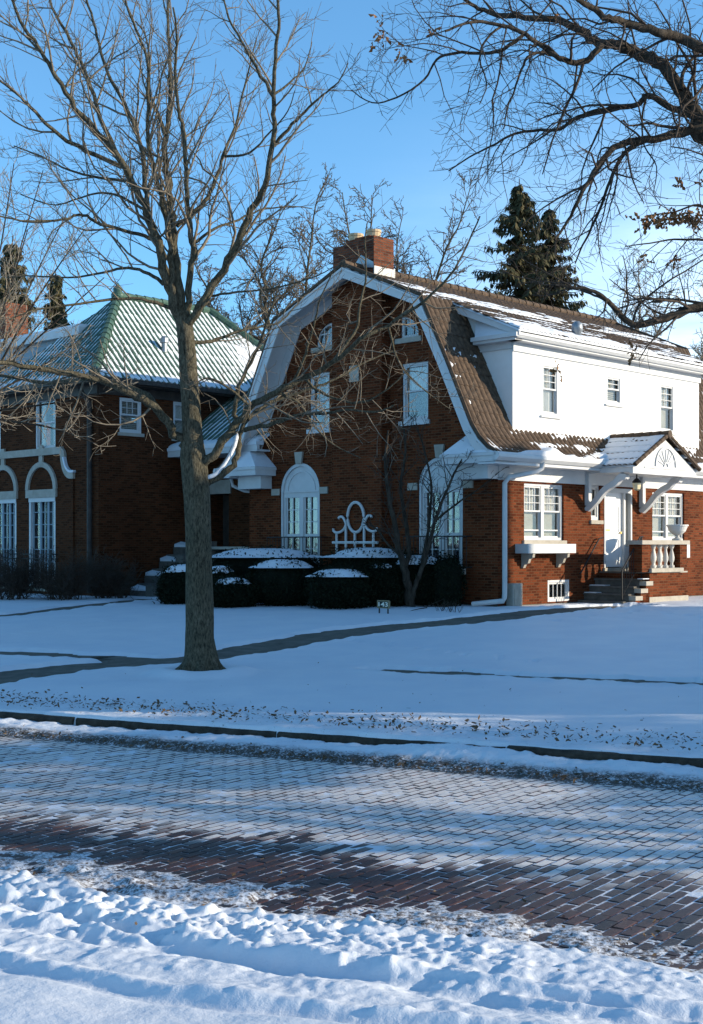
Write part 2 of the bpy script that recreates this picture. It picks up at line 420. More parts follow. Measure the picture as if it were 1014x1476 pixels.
def make_ground():
    ss = np.concatenate([-grow_out(-3.0, 500, .5, 1.35)[::-1][:-1], spaced([(3.0, 4.4, .08), (4.4, 5.5, .026), (5.5, 7.6, .016), (7.6, 8.3, .026), (8.3, 12.2, .06), (12.2, 15.0, .028), (15, 38, .11)]), grow_out(38.2, 900, .5, 1.2)])
    uu = np.concatenate([-grow_out(30.2, 600, .5, 1.25)[::-1], spaced([(-30, -12, .13), (-12, -8.6, .045), (-8.6, 0, .0165), (0, .6, .05), (.6, 9, .12)]), grow_out(9.3, 600, .5, 1.25)])
    S, U = np.meshgrid(ss, uu, indexing='ij')
    X = S*nS[0]+U*uS[0]; Y = S*nS[1]+U*uS[1]
    Z = base(X, Y)
    wob = (fbm(U*1.6, S*1.6, 3, 4)-.5)
    s2 = S+wob*.55
    # foreground bank: soft snow, two plough tracks, lumpy ridge on the street side
    fg = 1-sst(6.98, 7.22, s2)
    Zf = .075+.05*sst(6.3, 3.5, S)+.035*(fbm(U*.5, S*.5, 11, 3)-.5)*2+.022*(fbm(U*2.1, S*3, 12, 4)-.5)*2
    ridge = np.exp(-((s2-6.72)/.30)**2)
    lump = fbm(U*4.2, S*4.2, 21, 4); lump2 = fbm(U*11, S*11, 22, 3)
    left = sst(-1.2, -4.0, U)*.8+.35
    Zf += ridge*(-.012+.026*sst(.40, .66, fbm(U*6.5, S*6.5, 21, 4))*left+.05*(fbm(U*15, S*15, 22, 3)-.5)*left)
    zone = sst(5.55, 5.9, s2)*(1-sst(6.95, 7.1, s2))
    Zf += zone*(.011*sst(.38, .62, fbm(U*5.6, S*6, 24, 3))*left+.012*(lump2-.45)*left+.014*(fbm(U*22, S*22, 25, 3)-.5)-.012)
    for c, wd, dp in ((5.62, .07, .045), (6.12, .10, .05), (6.38, .06, .04)):
        cc = c+.14*np.sin(U*.9+c*7)+.2*(fbm(U*.8, S*0+c, 31, 3)-.5); Zf -= dp*np.exp(-((S-cc)/wd)**2)*(.3+.9*fbm(U*1.8, S, 33, 3)); Zf += .025*np.exp(-((S-cc-.13)/.06)**2)*(.5+lump2)
    # footprints in the bank
    for q in range(30):
        fu = -7+q*.26+.1*math.sin(q*5); fs = 6.25+.18*(q % 2)+.12*math.sin(q*1.7)
        Zf -= .022*np.exp(-(((U-fu)/.12)**2+((S-fs)/.075)**2)**1.6)
    # broken clods thrown up by the plough
    Zb_ = Zf.copy()
    gq = np.random.default_rng(8)
    for _ in range(1500):
        cu = gq.uniform(-8.6, 0); lf_ = float(sst(-1.0, -4.2, np.array(cu))); cs = gq.normal(6.86-.10*lf_, .08+.13*lf_)
        if gq.random() > .30+.7*lf_ or cs > 7.16: continue
        rr_ = gq.uniform(.016, .052)*(.55+.5*lf_)*gq.random()**.35; i0, i1 = np.searchsorted(ss, [cs-rr_, cs+rr_]); j0, j1 = np.searchsorted(uu, [cu-rr_*1.3, cu+rr_*1.3])
        if i1 <= i0 or j1 <= j0: continue
        d2 = ((S[i0:i1, j0:j1]-cs)/rr_)**2+((U[i0:i1, j0:j1]-cu)/(rr_*1.25))**2; d2 = d2+.5*(fbm(U[i0:i1, j0:j1]*30, S[i0:i1, j0:j1]*30, 26, 2)-.5)
        Zf[i0:i1, j0:j1] = np.maximum(Zf[i0:i1, j0:j1], Zb_[i0:i1, j0:j1]-.008+rr_*gq.uniform(.45, 1.0)*np.clip(1-d2, 0, 1)**.55)
    # thin snow over and between the street bricks
    n1 = fbm(U*1.3, S*2.6, 41, 4); n2 = fbm(U*7, S*7, 42, 4)
    Zr = -.0036+.005*(n2-.5)-.0022*np.exp(-((S-8.2)/.5)**2)
    patch = np.exp(-((s2-7.38)/.36)**2); Zr += patch*(.003+.05*np.clip(n1+.6*(n2-.5)-.46, 0, 1)*2.0+.020*(fbm(U*16, S*16, 43, 3)-.5))
    Zr += .02*np.clip(n1*.6+n2*.4-.59, 0, 1)*sst(9.4, 8.2, S)
    gut = sst(12.38, 12.62, S+.12*(n1-.5)); Zr += gut*(.026+.10*np.clip((S-12.5)/.7, 0, 1)*(.35+.95*fbm(U*1.1, S*.5, 47, 3))*sst(13.6, 12.7, S)**.3+.05*(fbm(U*9, S*9, 48, 4)-.4))
    Zr += .10*np.clip(fbm(U*.45, S*.2, 49, 3)-.42, 0, 1)*sst(12.75, 13.2, S)*1.3
    Zr = np.where(S > 13.27, -.05, Zr)
    Z = np.where(S < 10, Zf*fg+Zr*(1-fg), Zr)
    # verge and lawn
    v = sst(13.335, 13.36, S+.05*(fbm(U*3, S*3, 59, 3)-.5))
    Zl = base(X, Y)+.045+.02*(fbm(X*.35, Y*.35, 51, 3)-.5)*2
    Zl += .055*(fbm(U*8, S*9, 52, 4)-.42)*np.exp(-((S-14.0)/.55)**2)
    Zl += .026*(fbm(X*1.8, Y*1.8, 53, 4)-.5)
    for (x0, y0, x1, y1, sp__, rr__) in ((-1.5, 26.5, 3.2, 21.5, .42, .07), (9.5, 31.5, 3.8, 27.5, .62, .10), (8.2, 25.0, 6.0, 31.5, .60, .11), (-8.0, 26.0, -3.0, 33.0, .36, .06)):   # tracks across the lawn
        n_ = int(math.hypot(x1-x0, y1-y0)/sp__)
        for k_ in range(n_):
            t_ = k_/n_; cx_ = x0+(x1-x0)*t_+.09*math.sin(k_*2.1)+(.09 if k_ % 2 else -.09); cy_ = y0+(y1-y0)*t_+.25*math.sin(t_*5); q_ = (np.abs(X-cx_) < .5) & (np.abs(Y-cy_) < .5); d_ = ((X[q_]-cx_)/rr__)**2+((Y[q_]-cy_)/(rr__*1.5))**2; Zl[q_] += -.05*np.exp(-d_)+.018*np.exp(-((d_-2.2)/.8)**2)
    pk = sst(0, 4, X-7.2+.3*(30-Y))*sst(24, 27, Y)
    Zl += .09*(fbm(X*4.5, Y*2.6, 54, 3)-.5)*pk                  # trampled patch before the porch
    dT = np.hypot(X-TREE[0], Y-TREE[1]); Zl += -.05*np.exp(-(dT/.33)**2)+.10*np.exp(-((dT-.55)/.25)**2)*(.7+.6*fbm(X*5, Y*5, 55, 3))
    m = (X > -35) & (X < 40) & (Y > 14) & (Y < 42) & (S > 14)
    D = np.full(X.shape, 9.0); D[m] = pathdist(X[m], Y[m])
    D = D+.34*(fbm(X*1.7, Y*1.7, 56, 4)-.5)+.10*(fbm(X*7, Y*7, 57, 3)-.5)
    Zl = np.where(D < .25, np.minimum(Zl+.05*np.exp(-((D-.16)/.08)**2)*fbm(X*4, Y*4, 58, 2), base(X, Y)-.05+(.10+.06)*sst(-.02, .10, D)), Zl)
    Z = np.where(S > 13.30, Zl*v+(1-v)*(.10), Z)
    far = sst(60, 140, S); Z = Z*(1-far)+.6*far
    V = np.stack([X, Y, Z], -1).reshape(-1, 3); a, b = X.shape
    i = np.arange(a-1)[:, None]*b; j = np.arange(b-1)[None, :]
    F = np.stack([i+j, i+j+1, i+b+j+1, i+b+j], -1).reshape(-1, 4)
    meshnp('snow_ground', V, F, M['ground'], smooth=True)['kind'] = 'structure'
make_ground()
def strip_uS(name, m, s0, s1, z, u0=-400, u1=400):
    b = MB(); P = [uS*u+nS*s for u, s in ((u0, s0), (u1, s0), (u1, s1), (u0, s1))]
    b.add([(p[0], p[1], z) for p in P], [(0, 1, 2, 3)]); o = b.build(name, m); o['kind'] = 'structure'; return o
strip_uS('road_bed', M['dark'], 6.3, 13.3, -.024)
def street_bricks():
    a = R(36); bd = np.array([math.sin(a), math.cos(a)]); cd = np.array([bd[1], -bd[0]]); W, L = .093, .212
    c = np.arange(-30, 26, W); V = []; 
    K, J = np.meshgrid(np.arange(int(-30/W), int(22/W)), np.arange(int(-12/L), int(30/L)), indexing='ij'); K = K.ravel(); J = J.ravel()
    k_ = _h(K, K*0, 5); q = _h(K, J, 9); q2 = _h(K, J, 10); q3 = _h(K, J, 11); q4 = _h(K, J, 12); q5 = _h(K, J, 13)
    cx = K*W+(q3-.5)*.004; cy = J*L+(K % 2)*L*.5+k_*.03+(q4-.5)*.006
    X = cx*cd[0]+cy*bd[0]; Y = cx*cd[1]+cy*bd[1]; s, u = sc(X, Y)
    m = (s > 6.5) & (s < 13.25) & (u > -24) & (u < 8); cx, cy, q, q2, q3, q4, q5 = (v[m] for v in (cx, cy, q, q2, q3, q4, q5))
    hw = W/2-.0045-q5*.002; hl = L/2-.005-q*.003; z = (q2-.5)*.007; tx = (q3-.5)*.05; ty = (q4-.5)*.035
    rows = []
    for (ix, iy, dz) in ((-1, -1, -.03), (1, -1, -.03), (1, 1, -.03), (-1, 1, -.03), (-1, -1, -.0045), (1, -1, -.0045), (1, 1, -.0045), (-1, 1, -.0045), (-1, -1, 0), (1, -1, 0), (1, 1, 0), (-1, 1, 0)):
        ins = 0.006 if dz == 0 else 0.0
        lx = ix*(hw-ins); ly = iy*(hl-ins); x = cx+lx; y = cy+ly
        rows.append(np.stack([x*cd[0]+y*bd[0], x*cd[1]+y*bd[1], z+dz+lx*tx+ly*ty], -1))
    V = np.stack(rows, 1).reshape(-1, 3); n = len(cx); o = np.arange(n)[:, None]*12
    F = np.concatenate([o+np.array(f) for f in ((8, 9, 10, 11), (4, 5, 9, 8), (5, 6, 10, 9), (6, 7, 11, 10), (7, 4, 8, 11), (0, 1, 5, 4), (1, 2, 6, 5), (2, 3, 7, 6), (3, 0, 4, 7))])
    meshnp('brick_road', V, F, M['rbrick'], attr=np.repeat(q, 12))['kind'] = 'structure'
street_bricks()
# kerb: stone lengths with open joints
kb = MB(); u = -60.0; rr = random.Random(3)
while u < 40:
    L = 2.4+rr.random()*.5; z1 = .155+rr.uniform(-.012, .010); w = rr.uniform(-.015, .015); t = rr.uniform(-.006, .006)
    n = 14; prev = None; vs = []
    for i in range(n+1):
        uu = u+(L-.035)*i/n; jz = rr.uniform(-.008, .008); jw = rr.uniform(-.006, .006)
        for (s, z) in ((13.28+w+jw, -.10), (13.285+w+jw, z1-.025+jz), (13.31+w, z1+t+jz*.5), (13.44+w, z1+.01), (13.46+w, -.1)):
            p = uS*uu+nS*s; vs.append((p[0], p[1], z))
    fs = [(5*i+k, 5*i+5+k, 5*i+6+k, 5*i+1+k) for i in range(n) for k in range(4)]+[(4, 3, 2, 1, 0), (5*n, 5*n+1, 5*n+2, 5*n+3, 5*n+4)]
    kb.add(vs, fs); u += L
kb.build('kerb', M['kerb'])['kind'] = 'structure'
# concrete walks lie under the snow sheet and show where it was shovelled
def walk(name, pl, hw):
    V = []; n = len(pl); T = np.gradient(pl, axis=0); T /= np.linalg.norm(T, axis=1, keepdims=True); Nn = np.stack([-T[:, 1], T[:, 0]], -1)
    for k in (-1, 0, 1):
        p = pl+Nn*k*(hw+.45); z = base(p[:, 0], p[:, 1])+.004; V.append(np.c_[p, z])
    V = np.stack(V, 1).reshape(-1, 3); F = [(3*i+k, 3*i+k+1, 3*i+4+k, 3*i+3+k) for i in range(n-1) for k in (0, 1)]
    meshnp(name, V, np.array(F), M['conc'], smooth=True)['kind'] = 'structure'
for nm, (pl, hw), dz in zip(('garden_path', 'garden_path', 'sidewalk', 'sidewalk'), PATHS, range(4)):
    walk(nm, pl, hw)
# leaf litter in the verge snow and gutter
def litter():
    V = []; F = []; g = np.random.default_rng(5); n = 0
    for (s0, sd, cnt, zoff, sz) in ((13.95, .36, 2300, .075, .022), (12.62, .12, 2000, .035, .018), (7.5, .34, 700, .012, .014), (12.95, .2, 260, .07, .018), (16, 2.5, 130, .055, .014)):
        for _ in range(cnt):
            s = g.normal(s0, sd); u = g.uniform(-14, 2); p = uS*u+nS*s
            if s0 == 13.95 and s < 13.5: continue
            z = float(base(np.array(p[0]), np.array(p[1])))+zoff+g.uniform(-.01, .01)
            k = sz*g.uniform(.5, 1.7); a, b = g.normal(size=3), g.normal(size=3); a[2] *= .5; b[2] *= .5
            a *= k/np.linalg.norm(a); b *= .6*k/np.linalg.norm(b); c = np.array([p[0], p[1], z])
            V += [c-a, c+b, c+a, c-b]; F.append((n, n+1, n+2, n+3)); n += 4
    o = meshnp('leaf_litter', np.array(V), np.array(F), M['litter']); tag(o, 'dry brown leaf scraps scattered in the snow along the kerb', 'leaf litter', kind='stuff')
litter()
# ================================================================== ROOF SURFACES
def tiled(name, prof, U, u0, u1, m, parent, lo=None, hi=None, period=.2, amp=.04, course=.36, step=.014, snow=None, snowname='roof_snow', sres=.05, shape=.8, snm=None):
    prof = np.array(prof, float); seg = np.linalg.norm(np.diff(prof, axis=0), axis=1); S = np.concatenate([[0], np.cumsum(seg)]); L = S[-1]
    U = np.array(U, float); Tn = np.diff(prof, axis=0)/seg[:, None]
    tv = np.array([Tn[max(i-1, 0)]+Tn[min(i, len(Tn)-1)] for i in range(len(prof))]); tv /= np.linalg.norm(tv, axis=1, keepdims=True)
    def at(v): return np.stack([np.interp(v, S, prof[:, k]) for k in range(3)], -1)
    def nr(v):
        t = np.stack([np.interp(v, S, tv[:, k]) for k in range(3)], -1); n = np.cross(U, t); n /= np.linalg.norm(n, axis=-1, keepdims=True)
        return n*np.sign(n[..., 2:3]+1e-9)
    vs = []; st = []; k = 0
    nc = max(1, round(L/course))
    for k in range(nc):
        a, b = L*k/nc, L*(k+1)/nc
        for q in (0, .5, .997): vs.append(a+(b-a)*q); st.append(step*(1-q))
    vs = np.array(vs); st = np.array(st); us = np.arange(u0, u1+period/16, period/8)
    UU, VV = np.meshgrid(us, vs, indexing='ij'); ST = np.broadcast_to(st, UU.shape)
    l = lo(VV) if lo else u0; h_ = hi(VV) if hi else u1
    UC = np.clip(UU, l, h_)
    kr = np.floor(UC/period); ck = np.floor(VV/(L/nc))
    hh = amp*np.abs(np.cos(np.pi*UC/period))**shape+ST+.008*(_h(kr, ck, 77)-.5)
    P = at(VV)+UC[..., None]*U+nr(VV)*hh[..., None]
    def grid(nm, P, mm, par, sm):
        a, b = P.shape[:2]; i = np.arange(a-1)[:, None]*b; j = np.arange(b-1)[None, :]
        F = np.stack([i+j, i+b+j, i+b+j+1, i+j+1], -1).reshape(-1, 4); return meshnp(nm, P.reshape(-1, 3), F, mm, par, sm)
    o = grid(name, P, m, parent, False)
    if snow:
        us = np.arange(u0, u1+sres/2, sres); v2 = np.concatenate([[0, .015, .035], np.arange(.06, L+sres/2, sres)]); us = np.concatenate([[u0, u0+.02], us[1:-1], [u1-.02, u1]]); UU, VV = np.meshgrid(us, np.minimum(v2, L), indexing='ij')
        l = lo(VV) if lo else u0; h_ = hi(VV) if hi else u1
        UC = np.clip(UU, l, h_); T = snow(UC, VV, L); T = (T+.03)*np.clip(VV/.035, 0, 1)**.5*np.clip((UC-u0)/.04, 0, 1)*np.clip((u1-UC)/.04, 0, 1)-.03
        P = at(VV)+UC[..., None]*U+nr(VV)*T[..., None]; grid(snowname, P, snm or M['snow'], o, True)
    return o
def caps(name, p0, p1, m, parent, r=.11, L=.36, n=9):
    p0 = np.array(p0, float); p1 = np.array(p1, float); d = p1-p0; T = np.linalg.norm(d); d /= T; b = MB(); k = int(T/L)+1
    for i in range(k):
        a = p0+d*T*i/k; c = p0+d*min(T, T*(i+1)/k+.03); b.tube([a, c], [r*1.12, r*.92], n)
    return b.build(name, m, parent, smooth=False)
# ================================================================== WINDOWS
def sash(F, a0, a1, z0, z1, parent, d=0.0, dep=.10, fr=.065, mull=(), cols=2, rows_up=2, two=True, curt='drape', glass='glass', storm=False, sillw=.07, name='window', sill=True, stone=True, shade_to=None):
    """double hung window set in its opening: frame, sashes, muntins, curtain, glass; mull = extra vertical mullions"""
    b = MB(); di = d-dep
    b.box(F, a0, a0+fr, z0, z1, di-.05, di+.05).box(F, a1-fr, a1, z0, z1, di-.05, di+.05).box(F, a0+fr, a1-fr, z1-fr, z1, di-.05, di+.052).box(F, a0+fr, a1-fr, z0, z0+fr*1.1, di-.05, di+.052)
    o = b.build(name, M['white'], parent, bevel=.006)
    xs = [a0+fr]+[m_ for m_ in mull]+[a1-fr]
    for i, m_ in enumerate(mull):
        MB().box(F, m_-.055, m_+.055, z0+fr*1.1, z1-fr, di-.04, di+.045).build('mullion', M['white'], o)
    for i in range(len(xs)-1):
        l = xs[i]+(.055 if i > 0 else 0); r = xs[i+1]-(.055 if i < len(xs)-2 else 0); zb = z0+fr*1.1; zt = z1-fr; zm = (zb+zt)/2
        s = MB(); st = .04
        def rect(za, zb_, dd, k=st):
            s.box(F, l, l+k, za, zb_, dd-.02, dd+.02).box(F, r-k, r, za, zb_, dd-.02, dd+.02).box(F, l+k, r-k, zb_-k, zb_, dd-.02, dd+.0195).box(F, l+k, r-k, za, za+k, dd-.02, dd+.0195)
        if two: rect(zm, zt, di+.01); rect(zb, zm+.03, di-.03)
        else: rect(zb, zt, di)
        s.build('sash', M['white'], o)
        g = MB(); u0, u1, v0, v1 = l+st, r-st, (zm+st if two else zb+st), zt-st
        dd = di+.01 if two else di
        for c in range(1, cols): x = u0+(u1-u0)*c/cols; g.box(F, x-.008, x+.008, v0, v1, dd-.012, dd+.012)
        for c in range(1, rows_up): y = v0+(v1-v0)*c/rows_up; g.box(F, u0, u1, y-.008, y+.008, dd-.012, dd+.0125)
        if storm and two: MB().box(F, l+st, r-st, zb+.26*(zm-zb), zb+.26*(zm-zb)+.035, di-.035, di-.005).build('storm_rail', M['white'], o)
        if cols > 1 or rows_up > 1: g.build('muntin', M['white'], o)
    MB().box(F, a0+fr, a1-fr, z0+fr, z1-fr, di-.036, di-.033).build('pane', M[glass], o)
    if curt:
        c = MB(); dd = di-.10; A0, A1 = a0+fr*.6, a1-fr*.6
        def drape(x0, x1, za, zb_, ph):
            n = 20; vs = []
            for i in range(n+1):
                x = x0+(x1-x0)*i/n; w = .018*math.sin(i*1.9+ph)
                vs += [F.P(x, za, dd+w), F.P(x+.01*math.sin(i), zb_, dd+w)]
            c.add(vs, [(2*i, 2*i+2, 2*i+3, 2*i+1) for i in range(n)])
        for i in range(len(xs)-1):
            l, r = xs[i], xs[i+1]; w = r-l; zm = (z0+z1)/2
            if curt == 'drape': drape(l, l+w*.30, z0, z1, 0); drape(r-w*.30, r, z0, z1, 2)
            elif curt == 'left': drape(l, l+w*.42, z0, z1, 0)
            elif curt == 'top': drape(l, r, zm+.05, z1, 1)
            elif curt == 'half': drape(l, r, zm-.02, z1, 1)
            elif curt == 'full': drape(l, r, z0, z1, 1)
        if c.v: c.build('curtain', M['curt'], o)
        if curt in ('blind', 'half'):
            v = MB(); zt = z1-.05; zb = z0+.05 if curt == 'blind' else z0
            k = int((zt-zb)/.05)
            if curt == 'blind':
                for i in range(k): y = zb+(zt-zb)*i/k; v.box(F, A0, A1, y, y+.038, dd-.005+.0, dd+.008)
            else: v.box(F, A0, A1, z0, (z0+z1)/2, dd-.03, dd-.02)
            v.build('blind', M['blind'], o)
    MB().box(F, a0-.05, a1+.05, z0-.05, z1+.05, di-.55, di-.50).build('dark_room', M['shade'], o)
    if sill:
        MB().box(F, a0-.07, a1+.07, z0-sillw, z0, di+.0, d+.06).build('sill', M['stone'] if stone else M['white'], o, bevel=.006)
    return o
def recth(a0, a1, z0, z1): return [(a0, z0), (a1, z0), (a1, z1), (a0, z1)]
def archh(a0, a1, z0, zs, k=16, rise=None):
    c = (a0+a1)/2; r = (a1-a0)/2; rise = rise or r
    return [(a0, z0), (a1, z0)]+[(c+r*math.cos(math.pi*i/k), zs+rise*math.sin(math.pi*i/k)) for i in range(k+1)]
def quarter(a0, a1, z0, z1, mirror=False, k=9):
    w = a1-a0; h = z1-z0-.10
    p = [(a1 if mirror else a0, z0), ]
    pts = [(0, 0), (w, 0)]+[(w*math.cos(math.pi/2*i/k), .10+h*math.sin(math.pi/2*i/k)) for i in range(k+1)]
    if mirror: return [(a1-x, z0+y) for x, y in pts][::-1]
    return [(a0+x, z0+y) for x, y in pts]
# ================================================================== BRICK HOUSE WITH GAMBREL ROOF
W = 9.0; RL = 11.3
house = empty('brick_house', [*C0[:2], .6], 'red brick house with brown tiled gambrel roof, white stucco dormer and front porch', 'house')
def rb(F, x0, y0, x1, y1, d=0.0):
    a0, z1 = F.az(x0, y0, d); a1, z0 = F.az(x1, y1, d); 
    a0b, z1b = F.az(x0, (y0+y1)/2, d); zt = (F.az(x0, y0, d)[1]+F.az(x1, y0, d)[1])/2; zb = (F.az(x0, y1, d)[1]+F.az(x1, y1, d)[1])/2
    return min(a0, a1), max(a0, a1), zb, zt
# --- long side wall
w1 = (FR.az(756, 700)[0], FR.az(813, 700)[0], FR.az(785, 779)[1], FR.az(785, 697.5)[1])
w2 = (FR.az(941, 700)[0], FR.az(987, 700)[0], FR.az(963, 779)[1], FR.az(963, 710)[1])
wn = (FR.az(852.5, 700)[0], FR.az(866, 700)[0], FR.az(859, 750)[1], FR.az(859, 699)[1])
wb = (FR.az(790, 800)[0], FR.az(821, 800)[0], FR.az(805, 867)[1], FR.az(805, 836)[1])
wd = (FR.az(871, 750)[0], FR.az(911, 750)[0], 1.68, FR.az(890, 704)[1])
walls = MB()
walls.wall(FR, [(0, .3), (RL, .3), (RL, 4.35), (0, 4.35)], [recth(*w) for w in (w1, w2, wn, wb, wd)])
# --- gable wall
def G(px, py, d=0): return FG.az(px, py, d)
a0, a1 = G(461, 740)[0], G(404.5, 740)[0]; zs1 = G(433, 707)[1]; zsill = G(635, 819)[1]
b0, b1 = G(667.5, 740)[0], G(603.5, 740)[0]; zs = (zs1+G(635, 701)[1])/2
wa = [(a0, a1), (b0, b1)]
gw1 = (G(475, 580)[0], G(446.5, 580)[0], G(461, 618)[1], G(461, 537)[1])
gw2 = (G(617.5, 560)[0], G(579.5, 560)[0], G(598, 606)[1], G(598, 522)[1])
q1 = (G(478, 480)[0]-.02, G(456, 480)[0], G(467, 500)[1], G(467, 466)[1])
q2 = (G(603.5, 470)[0], G(577.5, 470)[0], G(590, 486.5)[1], G(590, 455)[1])
outl = [(0, .3), (W, .3), (W, 4.4), (8.86, 4.9), (8.7, 5.2), (7.15, 8.27), (4.5, 9.40), (1.85, 8.27), (.3, 5.2), (.14, 4.9), (0, 4.4)]
gholes = [archh(x0, x1, zsill, zs) for x0, x1 in wa]+[recth(*gw1), recth(*gw2), quarter(*q1), quarter(*q2, mirror=True)]
walls.wall(FG, outl, gholes)
FGB = Face(Q(RL, 0, 0), dL, dR); walls.wall(FGB, outl, [])
FLW = Face(Q(0, W, 0), dR, dL); walls.wall(FLW, [(0, .3), (RL, .3), (RL, 4.4), (0, 4.4)], [])
walls.build('wall', M['brick'], house)
MB().prism(FG, [(3.5, .3), (5.3, .3), (5.3, 9.0), (4.5, 9.35), (3.5, 8.95)], .001, .34).build('chimney_breast', M['brick'], house)
vt = G(511, 538, .35); MB().box(FG, vt[0]-.17, vt[0]+.17, vt[1]-.22, vt[1]+.2, .34, .37).build('vent_stone', M['stone'], house)
# corner quoin of projecting brick under the eave and base course
MB().box(FR, 0.0, RL, .3, .82, 0, .03).box(FG, 0, W, .3, .84, 0, .03).build('base_course', M['conc'], house)
# --- gable windows
sash(FG, *gw1, house, curt='left', cols=1, rows_up=1, glass='glassb', storm=False, stone=False, sillw=.12)
sash(FG, *gw2, house, curt='top', cols=1, rows_up=1, glass='glassb', stone=False, sillw=.12)  # upper drape stands in for pale sky reflected in the top half
for q, mir in ((q1, False), (q2, True)):
    P = quarter(*q, mirror=mir); ca = sum(p[0] for p in P)/len(P); cz = sum(p[1] for p in P)/len(P)
    inn = [(ca+(x-ca)*.76, cz+(z-cz)*.76) for x, z in P]
    fb = MB(); fb.wall(FG, P, [inn], d=-.06, depth=.05); o = fb.build('attic_window', M['white'], house)
    MB().prism(FG, inn, -.115, -.11).build('pane', M['glassb'], o)
    MB().box(FG, q[0]+.05, q[1]-.05, cz-.02, cz+.015, -.11, -.08).box(FG, ca-.013, ca+.013, q[2]+.05, q[3]-.08, -.11, -.082).build('muntin', M['white'], o)
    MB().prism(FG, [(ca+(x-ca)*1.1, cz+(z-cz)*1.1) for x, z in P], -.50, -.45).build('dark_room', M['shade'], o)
    MB().box(FG, q[0]-.14, q[1]+.14, q[2]-.13, q[2], -.05, .07).build('sill', M['stone'], o, bevel=.008)
# --- arched french windows
for wi, (x0, x1) in enumerate(wa):
    c = (x0+x1)/2; r = (x1-x0)/2; fw = .14
    arc = archh(x0+.002, x1-.002, zsill, zs, 20); zt = zs-.05
    zt2 = zs-.17
    b = MB(); b.wall(FG, arc, [recth(x0+fw, c-.075, zsill+.12, zt2), recth(c+.075, x1-fw, zsill+.12, zt2)], d=-.07, depth=.05)
    o = b.build('arched_window', M['white'], house)
    # moulded blind arch panel: raised rim and inner arc
    rim = MB(); k = 20
    for rr_, ww, dd in ((r-.045, .09, .05), (r*.70, .045, .022)):
        rim.strip(FG, [(c+rr_*math.cos(math.pi*i/k), zs+rr_*math.sin(math.pi*i/k)) for i in range(k+1)], ww, -.07, -.07+dd)
    rim.box(FG, x0+.1, x1-.1, zs-.03, zs+.02, -.07, -.035).box(FG, x0+.01, x0+.07, zsill, zs, -.07, -.02).box(FG, x1-.07, x1-.01, zsill, zs, -.07, -.02)
    rim.build('arch_moulding', M['white'], o)
    s = MB(); zlow = zsill+.12+(zt2-zsill-.12)*.38
    for l, rr_ in ((x0+fw, c-.075), (c+.075, x1-fw)):
        w = rr_-l; s.box(FG, l, l+.05, zsill+.12, zt2, -.13, -.10).box(FG, rr_-.05, rr_, zsill+.12, zt2, -.13, -.10).box(FG, l, rr_, zlow, zlow+.09, -.13, -.095)
        s.box(FG, l+w*.52, l+w*.52+.03, zsill+.12, zt2, -.13, -.105)
        for q in range(1, 3): y = zlow+.09+(zt2-zlow-.09)*q/3; s.box(FG, l, rr_, y-.013, y+.013, -.13, -.104)
        s.box(FG, l, rr_, zsill+.12+(zlow-zsill-.12)*.5, zsill+.12+(zlow-zsill-.12)*.5+.03, -.13, -.104)
    s.build('french_door', M['white'], o)
    MB().box(FG, x0+fw, x1-fw, zsill+.12, zt2, -.145, -.142).build('pane', M['glassb'], o)
    cu = MB(); n = 16
    for (l, rr_) in ((x0+fw, x0+fw+.38), (c+.02, c+.32)) if wi == 0 else ((x0+.5, x0+.95), (c-.1, c+.1)):
        vs = []
        for i in range(n+1): x = l+(rr_-l)*i/n; w_ = .02*math.sin(i*1.8); vs += [FG.P(x, zsill, -.25+w_), FG.P(x, zt2+.05, -.25+w_)]
        cu.add(vs, [(2*i, 2*i+2, 2*i+3, 2*i+1) for i in range(n)])
    cu.build('curtain', M['curt'], o)
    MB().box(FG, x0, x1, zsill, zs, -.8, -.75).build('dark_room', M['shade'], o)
    MB().box(FG, x0-.1, x1+.1, zsill-.14, zsill, -.05, .08).build('sill', M['stone'], o)
    MB().prism(FG, [(c-.11, zs+r-.02), (c+.11, zs+r-.02), (c+.16, zs+r+.30), (c-.16, zs+r+.30)], 0, .06).build('keystone', M['stone'], o)
    for xi in (x0-.34, x1+.02): MB().box(FG, xi, xi+.32, zs-.09, zs+.09, 0, .04).build('impost_stone', M['stone'], o)
    # iron balconet
    g = MB(); g0, g1 = x0-.3, x1+.3; zt_ = zsill+.78; n = 18
    for zz in (zsill+.02, zt_): g.box(FG, g0, g1, zz, zz+.03, .22, .245).box(FG, g0, g0+.025, zz, zz+.03, 0, .22).box(FG, g1-.025, g1, zz, zz+.03, 0, .22)
    for i in range(n+1): x = g0+(g1-g0)*i/n; g.tube([FG.P(x, zsill-.02, .232), FG.P(x, zt_+.0, .232)], .009, 5)
    g.build('balcony_rail', M['iron'], o)
# --- right wall windows
sash(FR, *w1, house, cols=3, rows_up=3, mull=[(w1[0]+w1[1])/2], curt='half', storm=True, sillw=.09)
sash(FR, *w2, house, cols=3, rows_up=3, mull=[(w2[0]+w2[1])/2], curt='half', storm=True, sillw=.09)
sash(FR, *wn, house, cols=1, rows_up=1, two=False, curt='full', sillw=.10, fr=.08)
sash(FR, *wb, house, cols=4, rows_up=1, two=False, curt=None, sill=False, dep=.05)
